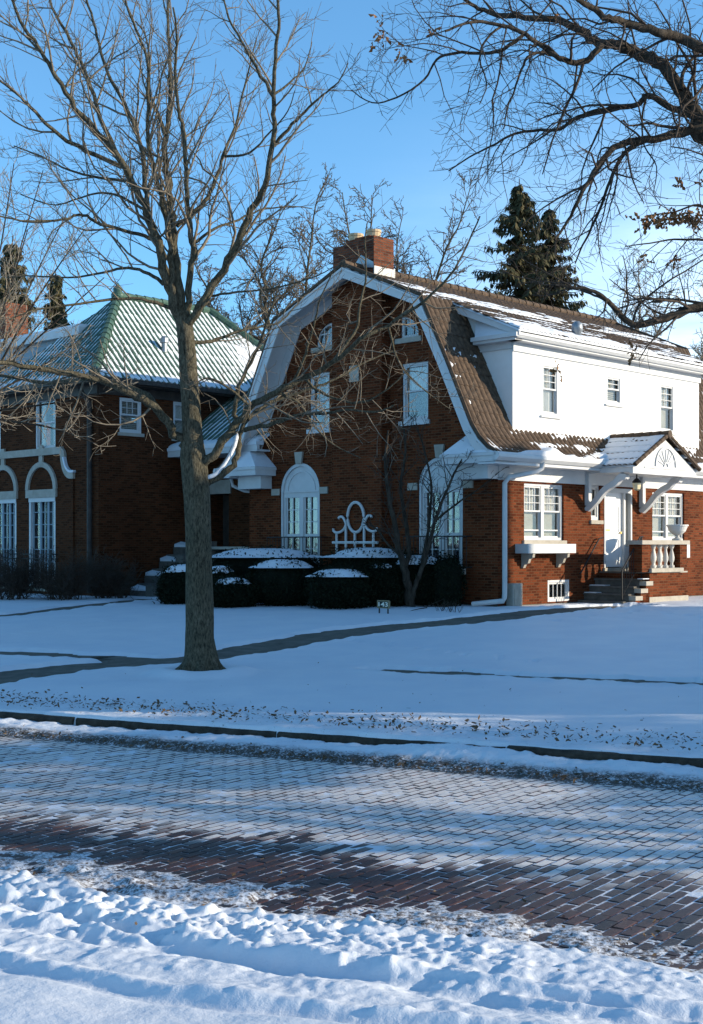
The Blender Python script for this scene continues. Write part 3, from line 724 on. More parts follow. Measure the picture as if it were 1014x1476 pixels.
# flower box under the first window
fb0, _ = FR.az(762, 790, .4); fb1, _ = FR.az(831, 790, .4); fz1 = FR.az(796, 784, .4)[1]; fz0 = FR.az(796, 797.5, .4)[1]
fb = MB(); fb.box(FR, fb0, fb1, fz0, fz1, .37, .40).box(FR, fb0, fb0+.03, fz0, fz1, .0, .37).box(FR, fb1-.03, fb1, fz0, fz1, 0, .37).box(FR, fb0+.03, fb1-.03, fz0, fz0+.03, 0, .37)
fbx = fb.build('flower_box', M['white'], house, bevel=.006)
MB().box(FR, fb0+.03, fb1-.03, fz0+.03, fz1-.03, .0, .37).build('soil_snow', M['snow'], fbx)
for x in (fb0+.25, fb1-.30):
    MB().prism(Face(FR.P(x, 0, 0), FR.n, FR.A), [(0, fz0), (.36, fz0), (.34, fz0-.10), (.24, fz0-.14), (.20, fz0-.24), (.10, fz0-.28), (.06, fz0-.36), (0, fz0-.36)], 0, .09).build('corbel', M['stone'], fbx)
# door group
dr0, dr1 = wd[0], wd[1]; split = dr0+(dr1-dr0)*.70
b = MB(); b.box(FR, dr0, dr0+.06, 1.68, wd[3], -.14, .02).box(FR, dr1-.07, dr1, 1.68, wd[3], -.14, .02).box(FR, dr0+.06, dr1-.07, wd[3]-.12, wd[3], -.14, .021)
b.box(FR, split, split+.09, 1.68, wd[3]-.12, -.14, .015).box(FR, split+.09, dr1-.07, 1.68, 2.25, -.10, -.02)
fd = b.build('door_frame', M['white'], house, bevel=.006)
MB().box(FR, split+.09, dr1-.07, 2.25, wd[3]-.12, -.075, -.07).build('side_light', M['glass'], fd)
MB().box(FR, split+.05, dr1-.03, 1.9, wd[3]-.05, -.5, -.45).box(FR, split+.05, dr1-.03, 2.2, wd[3]-.1, -.2, -.19).build('blind', M['blind'], fd)
dd = MB(); dd.box(FR, dr0+.06, split, 1.70, wd[3]-.12, -.10, -.06)
door = dd.build('door', M['door'], house)
pn = MB()
for za, zb in ((1.85, 2.45), (2.6, 3.35)):
    x0, x1 = dr0+.16, split-.12
    for q in ((x0, x1, za, za+.03), (x0, x1, zb-.03, zb), (x0, x0+.03, za, zb), (x1-.03, x1, za, zb)): pn.box(FR, q[0], q[1], q[2], q[3], -.06, -.045)
pn.build('door_panel', M['door'], door)
MB().box(FR, dr0+.12, dr0+.36, 2.66, 2.71, -.06, -.035).build('letter_slot', M['brass'], door)
MB().tube([FR.P(split-.10, 2.62, -.06), FR.P(split-.10, 2.62, 0)], .03, 10).build('door_handle', M['brass'], door)
MB().box(FR, dr0-.04, dr1+.04, 1.60, 1.68, -.1, .06).build('threshold', M['stone'], house)
# --- stucco dormer
dA, dB = FR.az(739.5, 560, -.15)[0], FR.az(1008, 560, -.15)[0]
dtop = 7.28; FD = FR.sh(d=-.15)
def wdw(x0, x1, y0, y1): m_ = (x0+x1)/2; return (FD.az(x0, 500)[0], FD.az(x1, 500)[0], FD.az(m_, y1)[1], FD.az(m_, y0)[1])
ws = [wdw(781, 806, 524.5, 600), wdw(874, 896.5, 541, 583.5), wdw(951.5, 973, 553, 623.5)]
dm = MB(); dm.wall(FD, [(dA, 4.7), (dB, 4.7), (dB, dtop), (dA, dtop)], [recth(*w) for w in ws], depth=.10)
for rr_, nn in ((dA, -1), (dB, 1)):
    F_ = Face(Q(rr_, 0, 0), dL, dR*nn); dm.wall(F_, [(.15, 4.7), (.35, 5.0), (1.95, 8.3), (1.8, 8.2), (.15, dtop+.15)], [])
dorm = dm.build('dormer', M['stucco'], house)
for w, cu in zip(ws, ('full', 'blind', 'half')):
    sash(FD, *w, dorm, dep=.05, cols=2 if w is not ws[1] else 2, rows_up=3 if w is not ws[1] else 2, curt=cu, sillw=.05, stone=False, fr=.075)
# cornice of the dormer: bed moulding, soffit, gutter
cA, cB = dA-.30, dB+.32
cb = MB(); cb.box(FD, dA-.03, dB+.03, dtop-.22, dtop, 0, .05).box(FD, cA+.03, cB-.03, dtop, dtop+.06, -.0, .30)
cb.build('dormer_soffit', M['white'], dorm)
gt = MB(); gt.prism(Face(FD.P(cA, 0, 0), FD.n, -FD.A), [(.26, dtop+.045), (.36, dtop+.045), (.42, dtop+.11), (.42, dtop+.17), (.26, dtop+.17)], -(cB-cA), 0)
gt.build('dormer_gutter', M['white'], dorm)
for rr_, sg in ((dA, -1), (dB, 1)):   # cornice return and raking board on each cheek
    F_ = Face(Q(rr_, 0, 0), dL, dR*sg)
    k = MB(); k.box(F_, .15, 1.30, dtop-.16, dtop, 0, .06).box(F_, -.15, 1.16, dtop, dtop+.07, 0, .30).box(F_, -.24, 1.18, dtop+.07, dtop+.17, 0, .37)
    k.build('cornice_return', M['white'], dorm)
    MB().strip(F_, [(-.26, 7.44), (1.95, 8.33)], .16, .22, .30).build('rake_board', M['white'], dorm)
    MB().add([F_.P(-.2, 7.45, .3), F_.P(1.1, 7.45, .3), F_.P(1.3, 8.0, .0), F_.P(-.0, 7.5, .0)], [(0, 1, 2, 3)]).build('return_snow', M['snow'], dorm)
# --- roofs
OH = .75
def rsnow_low(u, v, L):
    n = fbm(u*1.2, v*3.2, 61, 4); n2 = fbm(u*5, v*9, 62, 3)
    T = -.01+.22*np.clip(n*.7+n2*.3-.56, -.3, 1)
    eave = sst(1.25, .1, v)*sst(.25, .9, u+OH+n-.5)
    T += eave*(.045+.20*(n-.45)); T += .03*sst(.5, .1, v)*sst(.3, 1.2, u+OH)+.035*sst(.35, .1, v)+.022*np.cos(v*2*np.pi/.36+2*n)
    T += .11*np.exp(-((v-3.1+.5*(n-.5))/.45)**2)*sst(.75, .3, u)*sst(-.55, -.1, u)*(n2-.12)*1.2
    return T
def rsnow_up(u, v, L):      # v from the break (0) to the ridge
    n = fbm(u*.55, v*2.6, 63, 4); n2 = fbm(u*3, v*8, 64, 3)
    return -.012+.26*np.clip(n*.65+n2*.35-.42, -.2, 1)*sst(L*1.05, L*.15, v)+.030*sst(L*.7, 0, v)+.018*np.cos(v*2*np.pi/.34)
def rsnow_eave(u, v, L):
    n = fbm(u*.8, v*2.6, 65, 4); n2 = fbm(u*3, v*8, 66, 3)
    return .005+.20*np.clip(n*.6+n2*.4-.42, -.2, 1)*sst(2.8, .6, v)+.045*sst(.75, .25, v+.3*(n2-.5))+.020*np.cos(v*2*np.pi/.34+2*n)
lowp = [(-.60, 4.40), (-.30, 4.58), (-.02, 4.83), (.22, 5.16), (1.0, 6.78), (1.83, 8.44)]
def P3(t, z, far=False, r=0): return Q(r, W-t if far else t, z)
roof = tiled('roof', [P3(t, z) for t, z in lowp], dR, -OH, RL+OH, M['tile'], house, snow=rsnow_low, period=.19, amp=.048, shape=.6)
tiled('roof_back', [P3(t, z, True) for t, z in lowp], dR, -OH, RL+OH, M['tile'], house, period=.19, amp=.04, snow=lambda u, v, L: .03+0*u, sres=.2)
tiled('roof_top', [P3(1.83, 8.42), P3(4.5, 9.56)], dR, -OH, RL+OH, M['tile'], house, snow=rsnow_up, period=.19, amp=.035)
tiled('roof_top', [P3(1.83, 8.42, True), P3(4.5, 9.56, True)], dR, -OH, RL+OH, M['tile'], house, snow=lambda u, v, L: .03+0*u, sres=.2, period=.19)
tiled('dormer_roof', [P3(-.30, 7.50), P3(1.86, 8.445)], dR, cA-.05, cB+.02, M['tile'], dorm, snow=rsnow_eave, period=.19, amp=.035)
caps('ridge_tiles', Q(-OH, 4.5, 9.60), Q(RL+OH, 4.5, 9.60), M['tile'], house)
for rr_ in (-OH+.02, RL+OH-.02):
    pr = lowp+[(4.5, 9.58)]; ed = MB()
    for mir in (0, 1):
        pts = [Q(rr_, W-t if mir else t, z+.03) for t, z in pr]; ed.tube(pts, .055, 6)
    ed.build('rake_tiles', M['tile'], house)
# rake boards and soffit on both gables
def offs(pts, d):
    out = []
    for i, p in enumerate(pts):
        a = np.array(pts[max(i-1, 0)]); b_ = np.array(pts[min(i+1, len(pts)-1)]); t = (b_-a)/np.linalg.norm(b_-a); n = np.array([t[1], -t[0]]); out.append(tuple(np.array(p)+n*d))
    return out
prof = [(-.52, 4.40), (-.28, 4.55), (0, 4.80), (.24, 5.14), (1.02, 6.76), (1.87, 8.39), (4.5, 9.50)]
inner = offs(prof[:-1], .25)+[(4.5, 9.24)]; soff = offs(prof[:-1], .06)+[(4.5, 9.44)]
for F_, nm in ((FG, 'rake_board'), (FGB, 'rake_board')):
    b = MB(); s = MB(); f2 = MB()
    for mir in (0, 1):
        g = lambda p: (W-p[0], p[1]) if mir else p
        for i in range(len(prof)-1):
            q = [prof[i], prof[i+1], inner[i+1], inner[i]]; q = [g(p) for p in q]; b.prism(F_, q, OH-.05, OH)
            q = [g(p) for p in (soff[i], soff[i+1])]
            s.add([F_.P(q[0][0], q[0][1], OH-.05), F_.P(q[1][0], q[1][1], OH-.05), F_.P(q[1][0], q[1][1], -.02), F_.P(q[0][0], q[0][1], -.02)], [(0, 1, 2, 3)])
            i2 = offs(prof[:-1], .32)+[(4.5, 9.16)]
            q = [g(p) for p in (soff[i], soff[i+1], i2[i+1], i2[i])]
            if i >= 2: f2.prism(F_, q, .0, .04)
            o1 = offs(prof[:-1], -.005)+[(4.5, 9.52)]; o2 = offs(prof[:-1], .05)+[(4.5, 9.455)]
            b.prism(F_, [g(p) for p in (o1[i], o1[i+1], o2[i+1], o2[i])], OH, OH+.035)
    b.build(nm, M['white'], house); s.build('rake_soffit', M['white'], house); f2.build('gable_frieze', M['white'], house)
# eaves: gutter, soffit, frieze on both long sides and the returns round the gable
for side in (0, 1):
    tt = (lambda t: W-t) if side else (lambda t: t)
    def pr(poly, r0, r1, mb):
        F_ = Face(Q(r0, 0, 0), dL, dR); mb.prism(F_, [(tt(t), z) for t, z in poly], 0, r1-r0); return mb
    e = MB(); pr([(-.66, 4.36), (-.66, 4.42), (-.62, 4.48), (-.52, 4.48), (-.52, 4.28), (-.58, 4.28)], -OH-.06, RL+OH, e); e.build('gutter', M['white'], house)
    e = MB(); pr([(-.53, 4.20), (-.53, 4.40), (-.47, 4.40), (-.47, 4.26), (0, 4.26), (0, 4.20)], -OH-.02, RL+OH, e); e.build('eave_soffit', M['white'], house)
    e = MB(); pr([(-.045, 3.86), (-.045, 4.20), (0, 4.20), (0, 3.86)], 0.0, RL, e); e.build('frieze_board', M['white'], house)
    e = MB()
    x0, x1 = tt(-.53), tt(1.12)
    if x0 > x1: x0, x1 = x1, x0
    e.box(FG, x0, x1, 4.24, 4.42, 0.0, OH+.02).box(FG, x0-.03, x1+.03, 4.40, 4.47, 0, OH+.06)
    e.build('eave_return', M['white'], house)
    e = MB(); x0, x1 = tt(-.02), tt(.95)
    if x0 > x1: x0, x1 = x1, x0
    e.box(FG, x0, x1, 3.88, 4.24, 0.0, .42); e.build('return_frieze', M['white'], house)
    e = MB(); ys = [(-.5, OH+.02), (1.12, OH+.02)]
    A_ = [FG.P(tt(-.55), 4.475, OH+.04), FG.P(tt(1.14), 4.475, OH+.04), FG.P(tt(1.14), 4.475, .0), FG.P(tt(.36), 5.1, OH*.52), FG.P(tt(.36), 5.15, 0), FG.P(tt(.16), 5.0, OH*.6), FG.P(tt(-.3), 4.6, .1)]
    e.add(A_, [(0, 1, 3, 5), (1, 2, 4, 3), (5, 3, 4, 6), (0, 5, 6)]); e.build('return_snow', M['snow'], house, smooth=False)
# --- chimney
ch = MB(); FC = FG; c0, c1 = 4.04, 5.55
ch.box(FC, c0, c1, 8.8, 10.30, -.72, 0.05).box(FC, c0, c1-.50, 10.30, 10.40, -.72, .05).box(FC, c0+.25, c1-.72, 10.40, 10.46, -.6, -.05)
chim = ch.build('chimney', M['chim'], house)
for x in (c0+.38, c1-.48):
    f = MB().lathe(FC.P(x, 10.46, -.34), [(.19, -.08), (.19, .12), (.21, .13), (.21, .19), (.16, .19), (.15, .05)], 14); f.build('flue_pot', M['flue'], chim, smooth=False)
fl = MB(); fl.box(FC, c0-.03, c1+.03, 9.2, 9.62, -.75, -.70).box(FC, c0-.03, c0, 9.2, 9.60, -.75, .06)
fl.build('flashing', M['pale'], chim)
MB().add([FC.P(c0-.02, 9.55, .07), FC.P(c0+.75, 9.66, .07), FC.P(c0+.45, 9.95, .07), FC.P(c0, 9.7, .07)], [(0, 1, 2, 3)]).build('saddle_flashing', M['metal'], chim)
MB().lathe(Q(3.55, .15, 7.62), [(.13, -.1), (.11, .22), (.15, .24), (.14, .42), (.06, .50)], 12).build('roof_vent', M['metal'], house, smooth=True)
# --- downspout at the near corner
dp = [FR.az(762, 672, .5), FR.az(728, 689, .12)]
k = FR.az(728, 700, .12)[0]
pts = [FR.P(k+.95, 4.32, .56), FR.P(k+.93, 4.16, .54), FR.P(k+.80, 4.07, .46), FR.P(k+.12, 3.93, .16), FR.P(k, 3.78, .12), FR.P(k, 3.2, .12), FR.P(k, 1.5, .12), FR.P(k, 1.12, .12), FR.P(k-.04, 1.02, .14), FR.P(k-.16, .95, .2)]
e_ = gpt(681, 877); pts.append(np.array([e_[0], e_[1], e_[2]+.10]))
MB().tube(pts, .062, 8).build('downspout', M['white'], house, smooth=True)
pts = [Q(-.25, W+.55, 4.3), Q(-.2, W+.5, 4.0), Q(.1, W+.3, 3.85), Q(.25, W+.1, 3.8), Q(.25, W+.1, .8)]
MB().tube(pts, .05, 8).build('downspout', M['white'], house, smooth=True)
# --- entrance canopy
k0, k1, kp = 3.62, 6.72, 5.17; ez, pz, kw = 4.16, 5.02, 1.5
cn = MB(); cn.prism(FR, [(k0, ez), (k1, ez), (k1, ez+.10), (kp, pz), (k0, ez+.10)], kw-.06, kw)
cn.box(FR, k0+.05, k1-.05, ez-.005, ez+.06, 0, kw-.06).box(FR, k0-.02, k0+.05, ez-.02, ez+.12, .5, kw-.0).box(FR, k1-.05, k1+.02, ez-.02, ez+.12, .5, kw)
cn.box(FR, k0-.05, k1+.05, ez-.06, ez+.0, kw-.08, kw+.02)
cano = cn.build('canopy', M['white'], house, bevel=.005)
fan = MB(); fc = (kp, ez+.17)
fan.strip(FR, [(fc[0]+.50*math.cos(math.pi*i/14), fc[1]+.50*math.sin(math.pi*i/14)) for i in range(15)], .055, kw, kw+.03)
fan.strip(FR, [(fc[0]+.10*math.cos(math.pi*i/8), fc[1]+.10*math.sin(math.pi*i/8)) for i in range(9)], .03, kw, kw+.03)
for i in range(1, 8): a = math.pi*i/8; fan.strip(FR, [(fc[0]+.12*math.cos(a), fc[1]+.12*math.sin(a)), (fc[0]+.44*math.cos(a), fc[1]+.44*math.sin(a))], [.015, .06], kw, kw+.018)
fan.strip(FR, [(k0+.5, ez+.12), (k1-.5, ez+.12)], .03, kw, kw+.02); fan.build('fan_ornament', M['white'], cano)
csn = lambda u, v, L: .03+.05*fbm(u*3, v*3, 71, 3)-.10*(np.abs(((v/L*5) % 1)-.06) < .08)*1.0*sst(.35, .7, fbm(u*2, v*6, 72, 3)+.2)
tiled('canopy_roof', [FR.P(k0-.08, ez+.13, 0), FR.P(kp, pz+.12, 0)], FR.n, -.35, kw+.10, M['tile'], cano, period=.16, amp=.03, course=.32, snow=csn, sres=.04)
tiled('canopy_roof', [FR.P(k1+.08, ez+.13, 0), FR.P(kp, pz+.12, 0)], FR.n, -.35, kw+.10, M['tile'], cano, period=.16, amp=.03, course=.32, snow=csn, sres=.04)
caps('canopy_ridge', FR.P(kp, pz+.16, kw+.14), FR.P(kp, pz+.16, -.3), M['tile'], cano, r=.09, L=.3)
for kk in (k0-.06, k1+.06): caps('canopy_edge', FR.P(kk, ez+.16, kw+.08), FR.P(kp, pz+.15, kw+.08), M['tile'], cano, r=.055, L=.26, n=7)
for rr_ in (FR.az(848.5, 700, .06)[0], FR.az(926.5, 700, .06)[0]):
    F_ = Face(FR.P(rr_, 0, 0), FR.n, FR.A); b = MB()
    b.box(F_, 0, .12, 3.32, 4.15, -.07, .07)
    arm = [(.06, 3.22), (.30, 3.42), (.52, 3.66), (.72, 3.80), (.90, 3.88), (1.02, 4.0), (1.14, 4.08)]
    b.strip(F_, smoothline(arm, 3), .15, -.075, .075)
    b.lathe(F_.P(1.17, 4.02, 0)-np.array([0, 0, .0]), [(.001, -.08), (.085, -.05), (.085, .05), (.001, .08)], 10)
    b.tube([F_.P(1.17, 4.03, -.09), F_.P(1.17, 4.03, .09)], .085, 12).tube([F_.P(.06, 3.24, -.08), F_.P(.06, 3.24, .08)], .06, 12)
    b.build('canopy_bracket', M['white'], house)
# --- steps and porch
por = MB(); NS = 5; r_s = 3.38; tr = .25; gz = .68; rise = (1.60-gz)/NS
st = MB()
for i in range(NS):
    st.box(FR, r_s+tr*i, 4.95 if i == NS-1 else 4.6, gz+rise*i-.3*(i == 0), gz+rise*(i+1)-.05, .003, 1.36)
    st.box(FR, r_s+tr*i-.04, (r_s+tr*(i+1)) if i < NS-1 else 4.98, gz+rise*(i+1)-.05, gz+rise*(i+1), .003, 1.37)
st.build('step', M['step'], house, bevel=.01)
por.box(FR, 4.35, 6.25, .95, 1.56, 0.003, 1.52)
for i in range(1, 4): por.box(FR, r_s+tr*i+.05, 4.35, .3, gz+rise*i+.02, 1.37, 1.52)
porch = por.build('porch', M['brick'], house)
MB().box(FR, 4.33, 6.27, .3, .95, 0.002, 1.535).build('porch_base', M['stone'], porch)
MB().box(FR, 4.97, 6.25, 1.56, 1.60, .0, 1.52).build('landing', M['stone'], porch)
cp = MB()
for i in range(1, 4): cp.box(FR, r_s+tr*i-.0, r_s+tr*(i+1)+.08, gz+rise*i+.02, gz+rise*i+.13, 1.36, 1.56)
cp.build('cheek_coping', M['stone'], porch)
zr0, zr1 = 2.30, 2.41
pa, pb = FR.az(925, 800, 1.5)[0], FR.az(990, 800, 1.5)[0]
for x0, x1, y0, y1 in ((pa, pa+.40, 1.14, 1.52), (pb-.36, pb, 1.14, 1.52), (pb-.36, pb, 0, .3)): MB().box(FR, x0, x1, 1.60, zr0, y0, y1).build('porch_pier', M['brick'], porch)
rl = MB(); rl.box(FR, pa-.08, pb+.06, zr0, zr1, 1.08, 1.58).box(FR, pb-.42, pb+.05, zr0, zr1-.002, -.0, 1.08); rl.build('rail_coping', M['stone'], porch, bevel=.012)
sl = MB(); sl.box(FR, pa+.34, pb-.30, 1.58, 1.69, 1.12, 1.60); sl.build('rail_plinth', M['stone'], porch, bevel=.01)
bal = [(.075, 0), (.075, .06), (.045, .07), (.04, .12), (.07, .20), (.075, .27), (.06, .36), (.035, .46), (.035, .50), (.055, .52), (.055, .54), (.07, .55), (.07, .61)]
def baluster(c):
    b = MB().lathe(c, [(r_, z*.995) for r_, z in bal], 12); return b.build('baluster', M['pale'], porch, smooth=False)
n = 5; xa, xb = pa+.53, pb-.48
for i in range(n): baluster(FR.P(xa+(xb-xa)*i/(n-1), 1.69, 1.34))
for i in range(4): baluster(FR.P(pb-.18, 1.69, .42+.2*i))
MB().box(FR, pb-.28, pb-.08, 1.60, 1.69, .3, 1.14).build('rail_plinth', M['stone'], porch)
# iron handrails
hr = MB(); hp = [FR.P(3.42, 1.62, 1.28), FR.P(4.30, 2.50, 1.28), FR.P(4.42, 2.50, 1.28)]
hr.tube(hp, .022, 6).tube([FR.P(3.44, .7, 1.28), FR.P(3.44, 1.65, 1.28)], .02, 6)
hr.tube([FR.P(3.44, .98, 1.28), FR.P(4.34, 1.88, 1.28)], .012, 5)
for i in range(8): x = 3.54+.11*i; z = .98+(x-3.44); hr.tube([FR.P(x, z, 1.28), FR.P(x, z+.65, 1.28)], .009, 5)
hr.tube([FR.P(4.36, 1.3, 1.28), FR.P(4.36, 2.5, 1.28)], .02, 6)
hr.build('handrail', M['iron'], porch)
MB().tube([FR.P(3.30, 1.55, .10), FR.P(3.36, 1.58, .10), FR.P(4.20, 2.46, .10), FR.P(4.34, 2.48, .10)], .02, 6).tube([FR.P(4.1, 2.36, 0), FR.P(4.1, 2.36, .1)], .012, 5).tube([FR.P(3.5, 1.72, 0), FR.P(3.5, 1.72, .1)], .012, 5).build('wall_handrail', M['iron'], house)
# white meter box past the porch
mx = FR.az(988, 790, .1); MB().box(FR, mx[0]-.2, mx[0]+.22, mx[1]-.28, mx[1]+.18, 0, .14).tube([FR.P(mx[0], mx[1]-.6, .06), FR.P(mx[0], mx[1]-.28, .06)], .03, 8).build('meter_box', M['white'], house, bevel=.01)
# snow lying on steps and rails
sn = MB()
for i in range(1, 3): MB().box(FR, r_s+tr*i-.02, r_s+tr*(i+1)-.03, gz+rise*(i+1), gz+rise*(i+1)+.02, .03, .30+.1*i).build('step_snow', M['snow'], porch)
sn.box(FR, 4.0, 4.3, gz+rise*4-.0, gz+rise*4+.02, 1.38, 1.54); sn.build('step_snow', M['snow'], porch)
# urn on the rail, lantern under the canopy, cabinet by the wall
uc = FR.P(pb-.17, zr1, 1.33)
ur = empty('stone_urn', uc, 'pale fluted stone urn standing on the porch balustrade corner', 'urn')
V = MB(); V.lathe(uc, [(.14, 0), (.14, .05), (.09, .06), (.05, .10), (.05, .13), (.13, .17), (.21, .24), (.25, .33), (.27, .38), (.29, .38), (.29, .42), (.23, .42), (.18, .3)], 24)
V.build('bowl', M['pale'], ur); MB().lathe(uc, [(.02, .36), (.23, .40), (.22, .415), (.05, .43)], 20).build('snow_fill', M['snow'], ur)
lc = FR.P(4.98, 3.92, .75)
la = empty('hanging_lantern', lc, 'small black lantern hanging under the white porch canopy', 'lantern')
MB().lathe(lc, [(.03, -.2), (.08, -.17), (.115, .02), (.12, .04), (.05, .12), (.02, .13), (.02, .24)], 8).build('lantern_cage', M['iron'], la)
MB().lathe(lc, [(.05, -.19), (.09, -.16), (.12, 0.0), (.10, .01)], 8).build('lamp_glass', M['lamp'], la)
a, z = FR.az(744.5, 866, .12); cb0, cb1 = FR.az(738, 850, .2)[0], FR.az(752, 850, .2)[0]
cab = empty('utility_cabinet', FR.P(a, z, .12), 'grey metal utility cabinet against the brick wall beside the white downspout', 'utility box')
zt = FR.az(745, 841, .2)[1]
MB().box(FR, cb0, cb1, .6, zt, .03, .24).build('case', M['grey'], cab, bevel=.015); MB().box(FR, cb0+.06, cb1-.05, .85, zt-.14, .24, .25).build('cover_plate', M['stone'], cab)
# ================================================================== NEIGHBOUR HOUSE WITH GREEN TILE ROOF
nb = empty('tile_roof_house', [D0[0], D0[1], .6], 'brown brick two storey house with snowy green ribbed tile roof, left behind the street tree', 'house')
EZ = 7.02; LRL = 8.6; LFL = 11.5
def lw(F, x0, x1, y0, y1): m_ = (x0+x1)/2; return (min(F.az(x0, 600)[0], F.az(x1, 600)[0]), max(F.az(x0, 600)[0], F.az(x1, 600)[0]), F.az(m_, y1)[1], F.az(m_, y0)[1])
s1 = lw(LR, 172.5, 204, 574, 624); s2 = lw(LR, 250, 282, 580, 632)
u1 = lw(LF, 51, 80, 573, 647); u0 = (u1[0]+3.1, u1[1]+3.1, u1[2], u1[3])
f1 = lw(LF, 42, 80, 720, 846)
dx = LF.az(60, 700)[0]-LF.az(5, 700)[0]
f0 = (f1[0]-dx, f1[1]-dx, f1[2], f1[3])
nw = MB(); nw.wall(LR, [(0, .3), (LRL, .3), (LRL, EZ), (0, EZ)], [recth(*s1), recth(*s2)])
nw.wall(LF, [(0, .3), (LFL, .3), (LFL, EZ), (0, EZ)], [recth(*u1), recth(*u0), recth(*f1), recth(*f0)])
nw.wall(Face(LR.P(LRL, 0, 0), dL, dR), [(0, .3), (LFL, .3), (LFL, EZ), (0, EZ)], [])
nw.wall(Face(LF.P(LFL, 0, 0), dR, dL), [(0, .3), (LRL, .3), (LRL, EZ), (0, EZ)], [])
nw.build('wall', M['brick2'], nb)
sash(LR, *s1, nb, cols=3, rows_up=2, curt='blind', sillw=.10, dep=.06); sash(LR, *s2, nb, cols=1, rows_up=1, curt='half', sillw=.10, dep=.06)
for u in (u1, u0): sash(LF, *u, nb, cols=1, rows_up=1, curt='drape', sillw=.08, dep=.07, stone=False)
for q in (f1, f0):
    x0, x1, z0, z1 = q; b = MB(); b.box(LF, x0, x0+.09, z0, z1, -.14, -.0).box(LF, x1-.09, x1, z0, z1, -.14, -.0).box(LF, x0, x1, z1-.07, z1+.06, -.14, .02)
    fo = b.build('french_window', M['white'], nb)
    g = MB(); w = (x1-x0-.18)/3
    for i in range(3):
        l = x0+.09+w*i; g.box(LF, l, l+.05, z0, z1-.07, -.12, -.08).box(LF, l+w-.05, l+w, z0, z1-.07, -.12, -.08)
        for k in range(1, 7): y = z0+(z1-z0)*k/7; g.box(LF, l+.05, l+w-.05, y-.013, y+.013, -.115, -.085)
        if i < 2: g.box(LF, l+w*.5-.012, l+w*.5+.012, z0, z1-.07, -.115, -.0855)
    g.build('muntin', M['ice'], fo); MB().box(LF, x0+.09, x1-.09, z0, z1-.07, -.135, -.13).build('pane', M['glass'], fo)
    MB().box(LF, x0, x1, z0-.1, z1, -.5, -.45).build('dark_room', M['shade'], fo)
    MB().box(LF, x0+.1, x0+.1+w*.8, z0, z1-.1, -.3, -.29).build('shutter', M['ice'], fo)
    MB().box(LF, x0-.1, x1+.1, z1+.06, z1+.30, 0, .07).build('lintel', M['stone'], fo)
    c = (x0+x1)/2; r = (x1-x0)/2+.04; k = 18
    a = MB(); a.strip(LF, [(c+r*math.cos(math.pi*i/k), z1+.30+r*math.sin(math.pi*i/k)) for i in range(k+1)], .16, 0, .07)
    a.build('arch_surround', M['stone'], fo); zt = z1+.30+r
    MB().box(LF, c-.10, c+.10, zt+.06, zt+.58, 0, .06).build('pendant_stone', M['stone'], fo)
    MB().box(LF, x0-.1, x1+.1, z0-.12, z0, -.1, .10).build('sill', M['stone'], fo)
    g = MB(); h = .98; g0, g1 = x0-.12, x1+.12
    for zz in (z0-.02, z0+h, z0+h-.14): g.box(LF, g0, g1, zz, zz+.03, .2, .225).box(LF, g0, g0+.025, zz, zz+.03, 0, .2).box(LF, g1-.025, g1, zz, zz+.03, 0, .2)
    n = 12
    for i in range(n+1):
        x = g0+(g1-g0)*i/n; g.tube([LF.P(x, z0-.04, .212), LF.P(x, z0+h+.16, .212)], .011, 5)
        g.tube([LF.P(x+.04*math.cos(t_*.9), z0+h*.5+.04*math.sin(t_*.9), .212) for t_ in range(8)], .008, 4)
    g.build('balcony_rail', M['iron'], nb)
zb0 = LF.az(46, 658)[1]; zb1 = LF.az(46, 648)[1]; xe = LF.az(92, 650)[0]; xh = LF.az(108, 680)[0]
MB().box(LF, xe, LFL, zb0, zb1, .003, .09).build('stone_band', M['stone'], nb)
cv = [(xe+.10, zb1-.11), (xe-.02, zb1-.20), (xe-.06, zb1-.42), (xe-.16, zb1-.68), (xe-.34, zb1-.84), (xh-.02, zb1-.86)]
MB().strip(LF, smoothline(cv, 4), .22, .002, .085).build('scroll_stone', M['stone'], nb)
MB().strip(LF, [(a_-.06, z_+.10) for a_, z_ in smoothline(cv[2:], 4)], .07, .02, .12).build('ledge_snow', M['snow'], nb)
MB().box(LF, xh+.02, xh+.10, .8, zb1-.95, 0, .05).build('pilaster', M['brick2'], nb)
# eaves and gutter
OHn = .50
e = MB(); e.box(LR, -OHn, LRL+OHn, EZ-.10, EZ-.04, 0, OHn).box(LF, -OHn, LFL+OHn, EZ-.101, EZ-.041, 0.001, OHn).build('eave_soffit', M['bronze'], nb)
e = MB(); e.box(LR, -OHn-.05, LRL+OHn, EZ-.06, EZ+.07, OHn-.02, OHn+.10).box(LF, -OHn-.05, LFL+OHn, EZ-.06, EZ+.071, OHn-.02, OHn+.10).build('gutter', M['bronze'], nb)
MB().box(LR, 0, LRL, EZ-.36, EZ-.10, 0.001, .05).box(LF, 0, LFL, EZ-.36, EZ-.1, .001, .05).build('frieze', M['bronze'], nb)
dpx = LF.az(129, 700, .1)[0]
MB().tube([LF.P(dpx, EZ-.1, OHn), LF.P(dpx, EZ-.35, .35), LF.P(dpx, EZ-.6, .10), LF.P(dpx, .9, .10)], .075, 8).build('downspout', M['bronze'], nb, smooth=True)
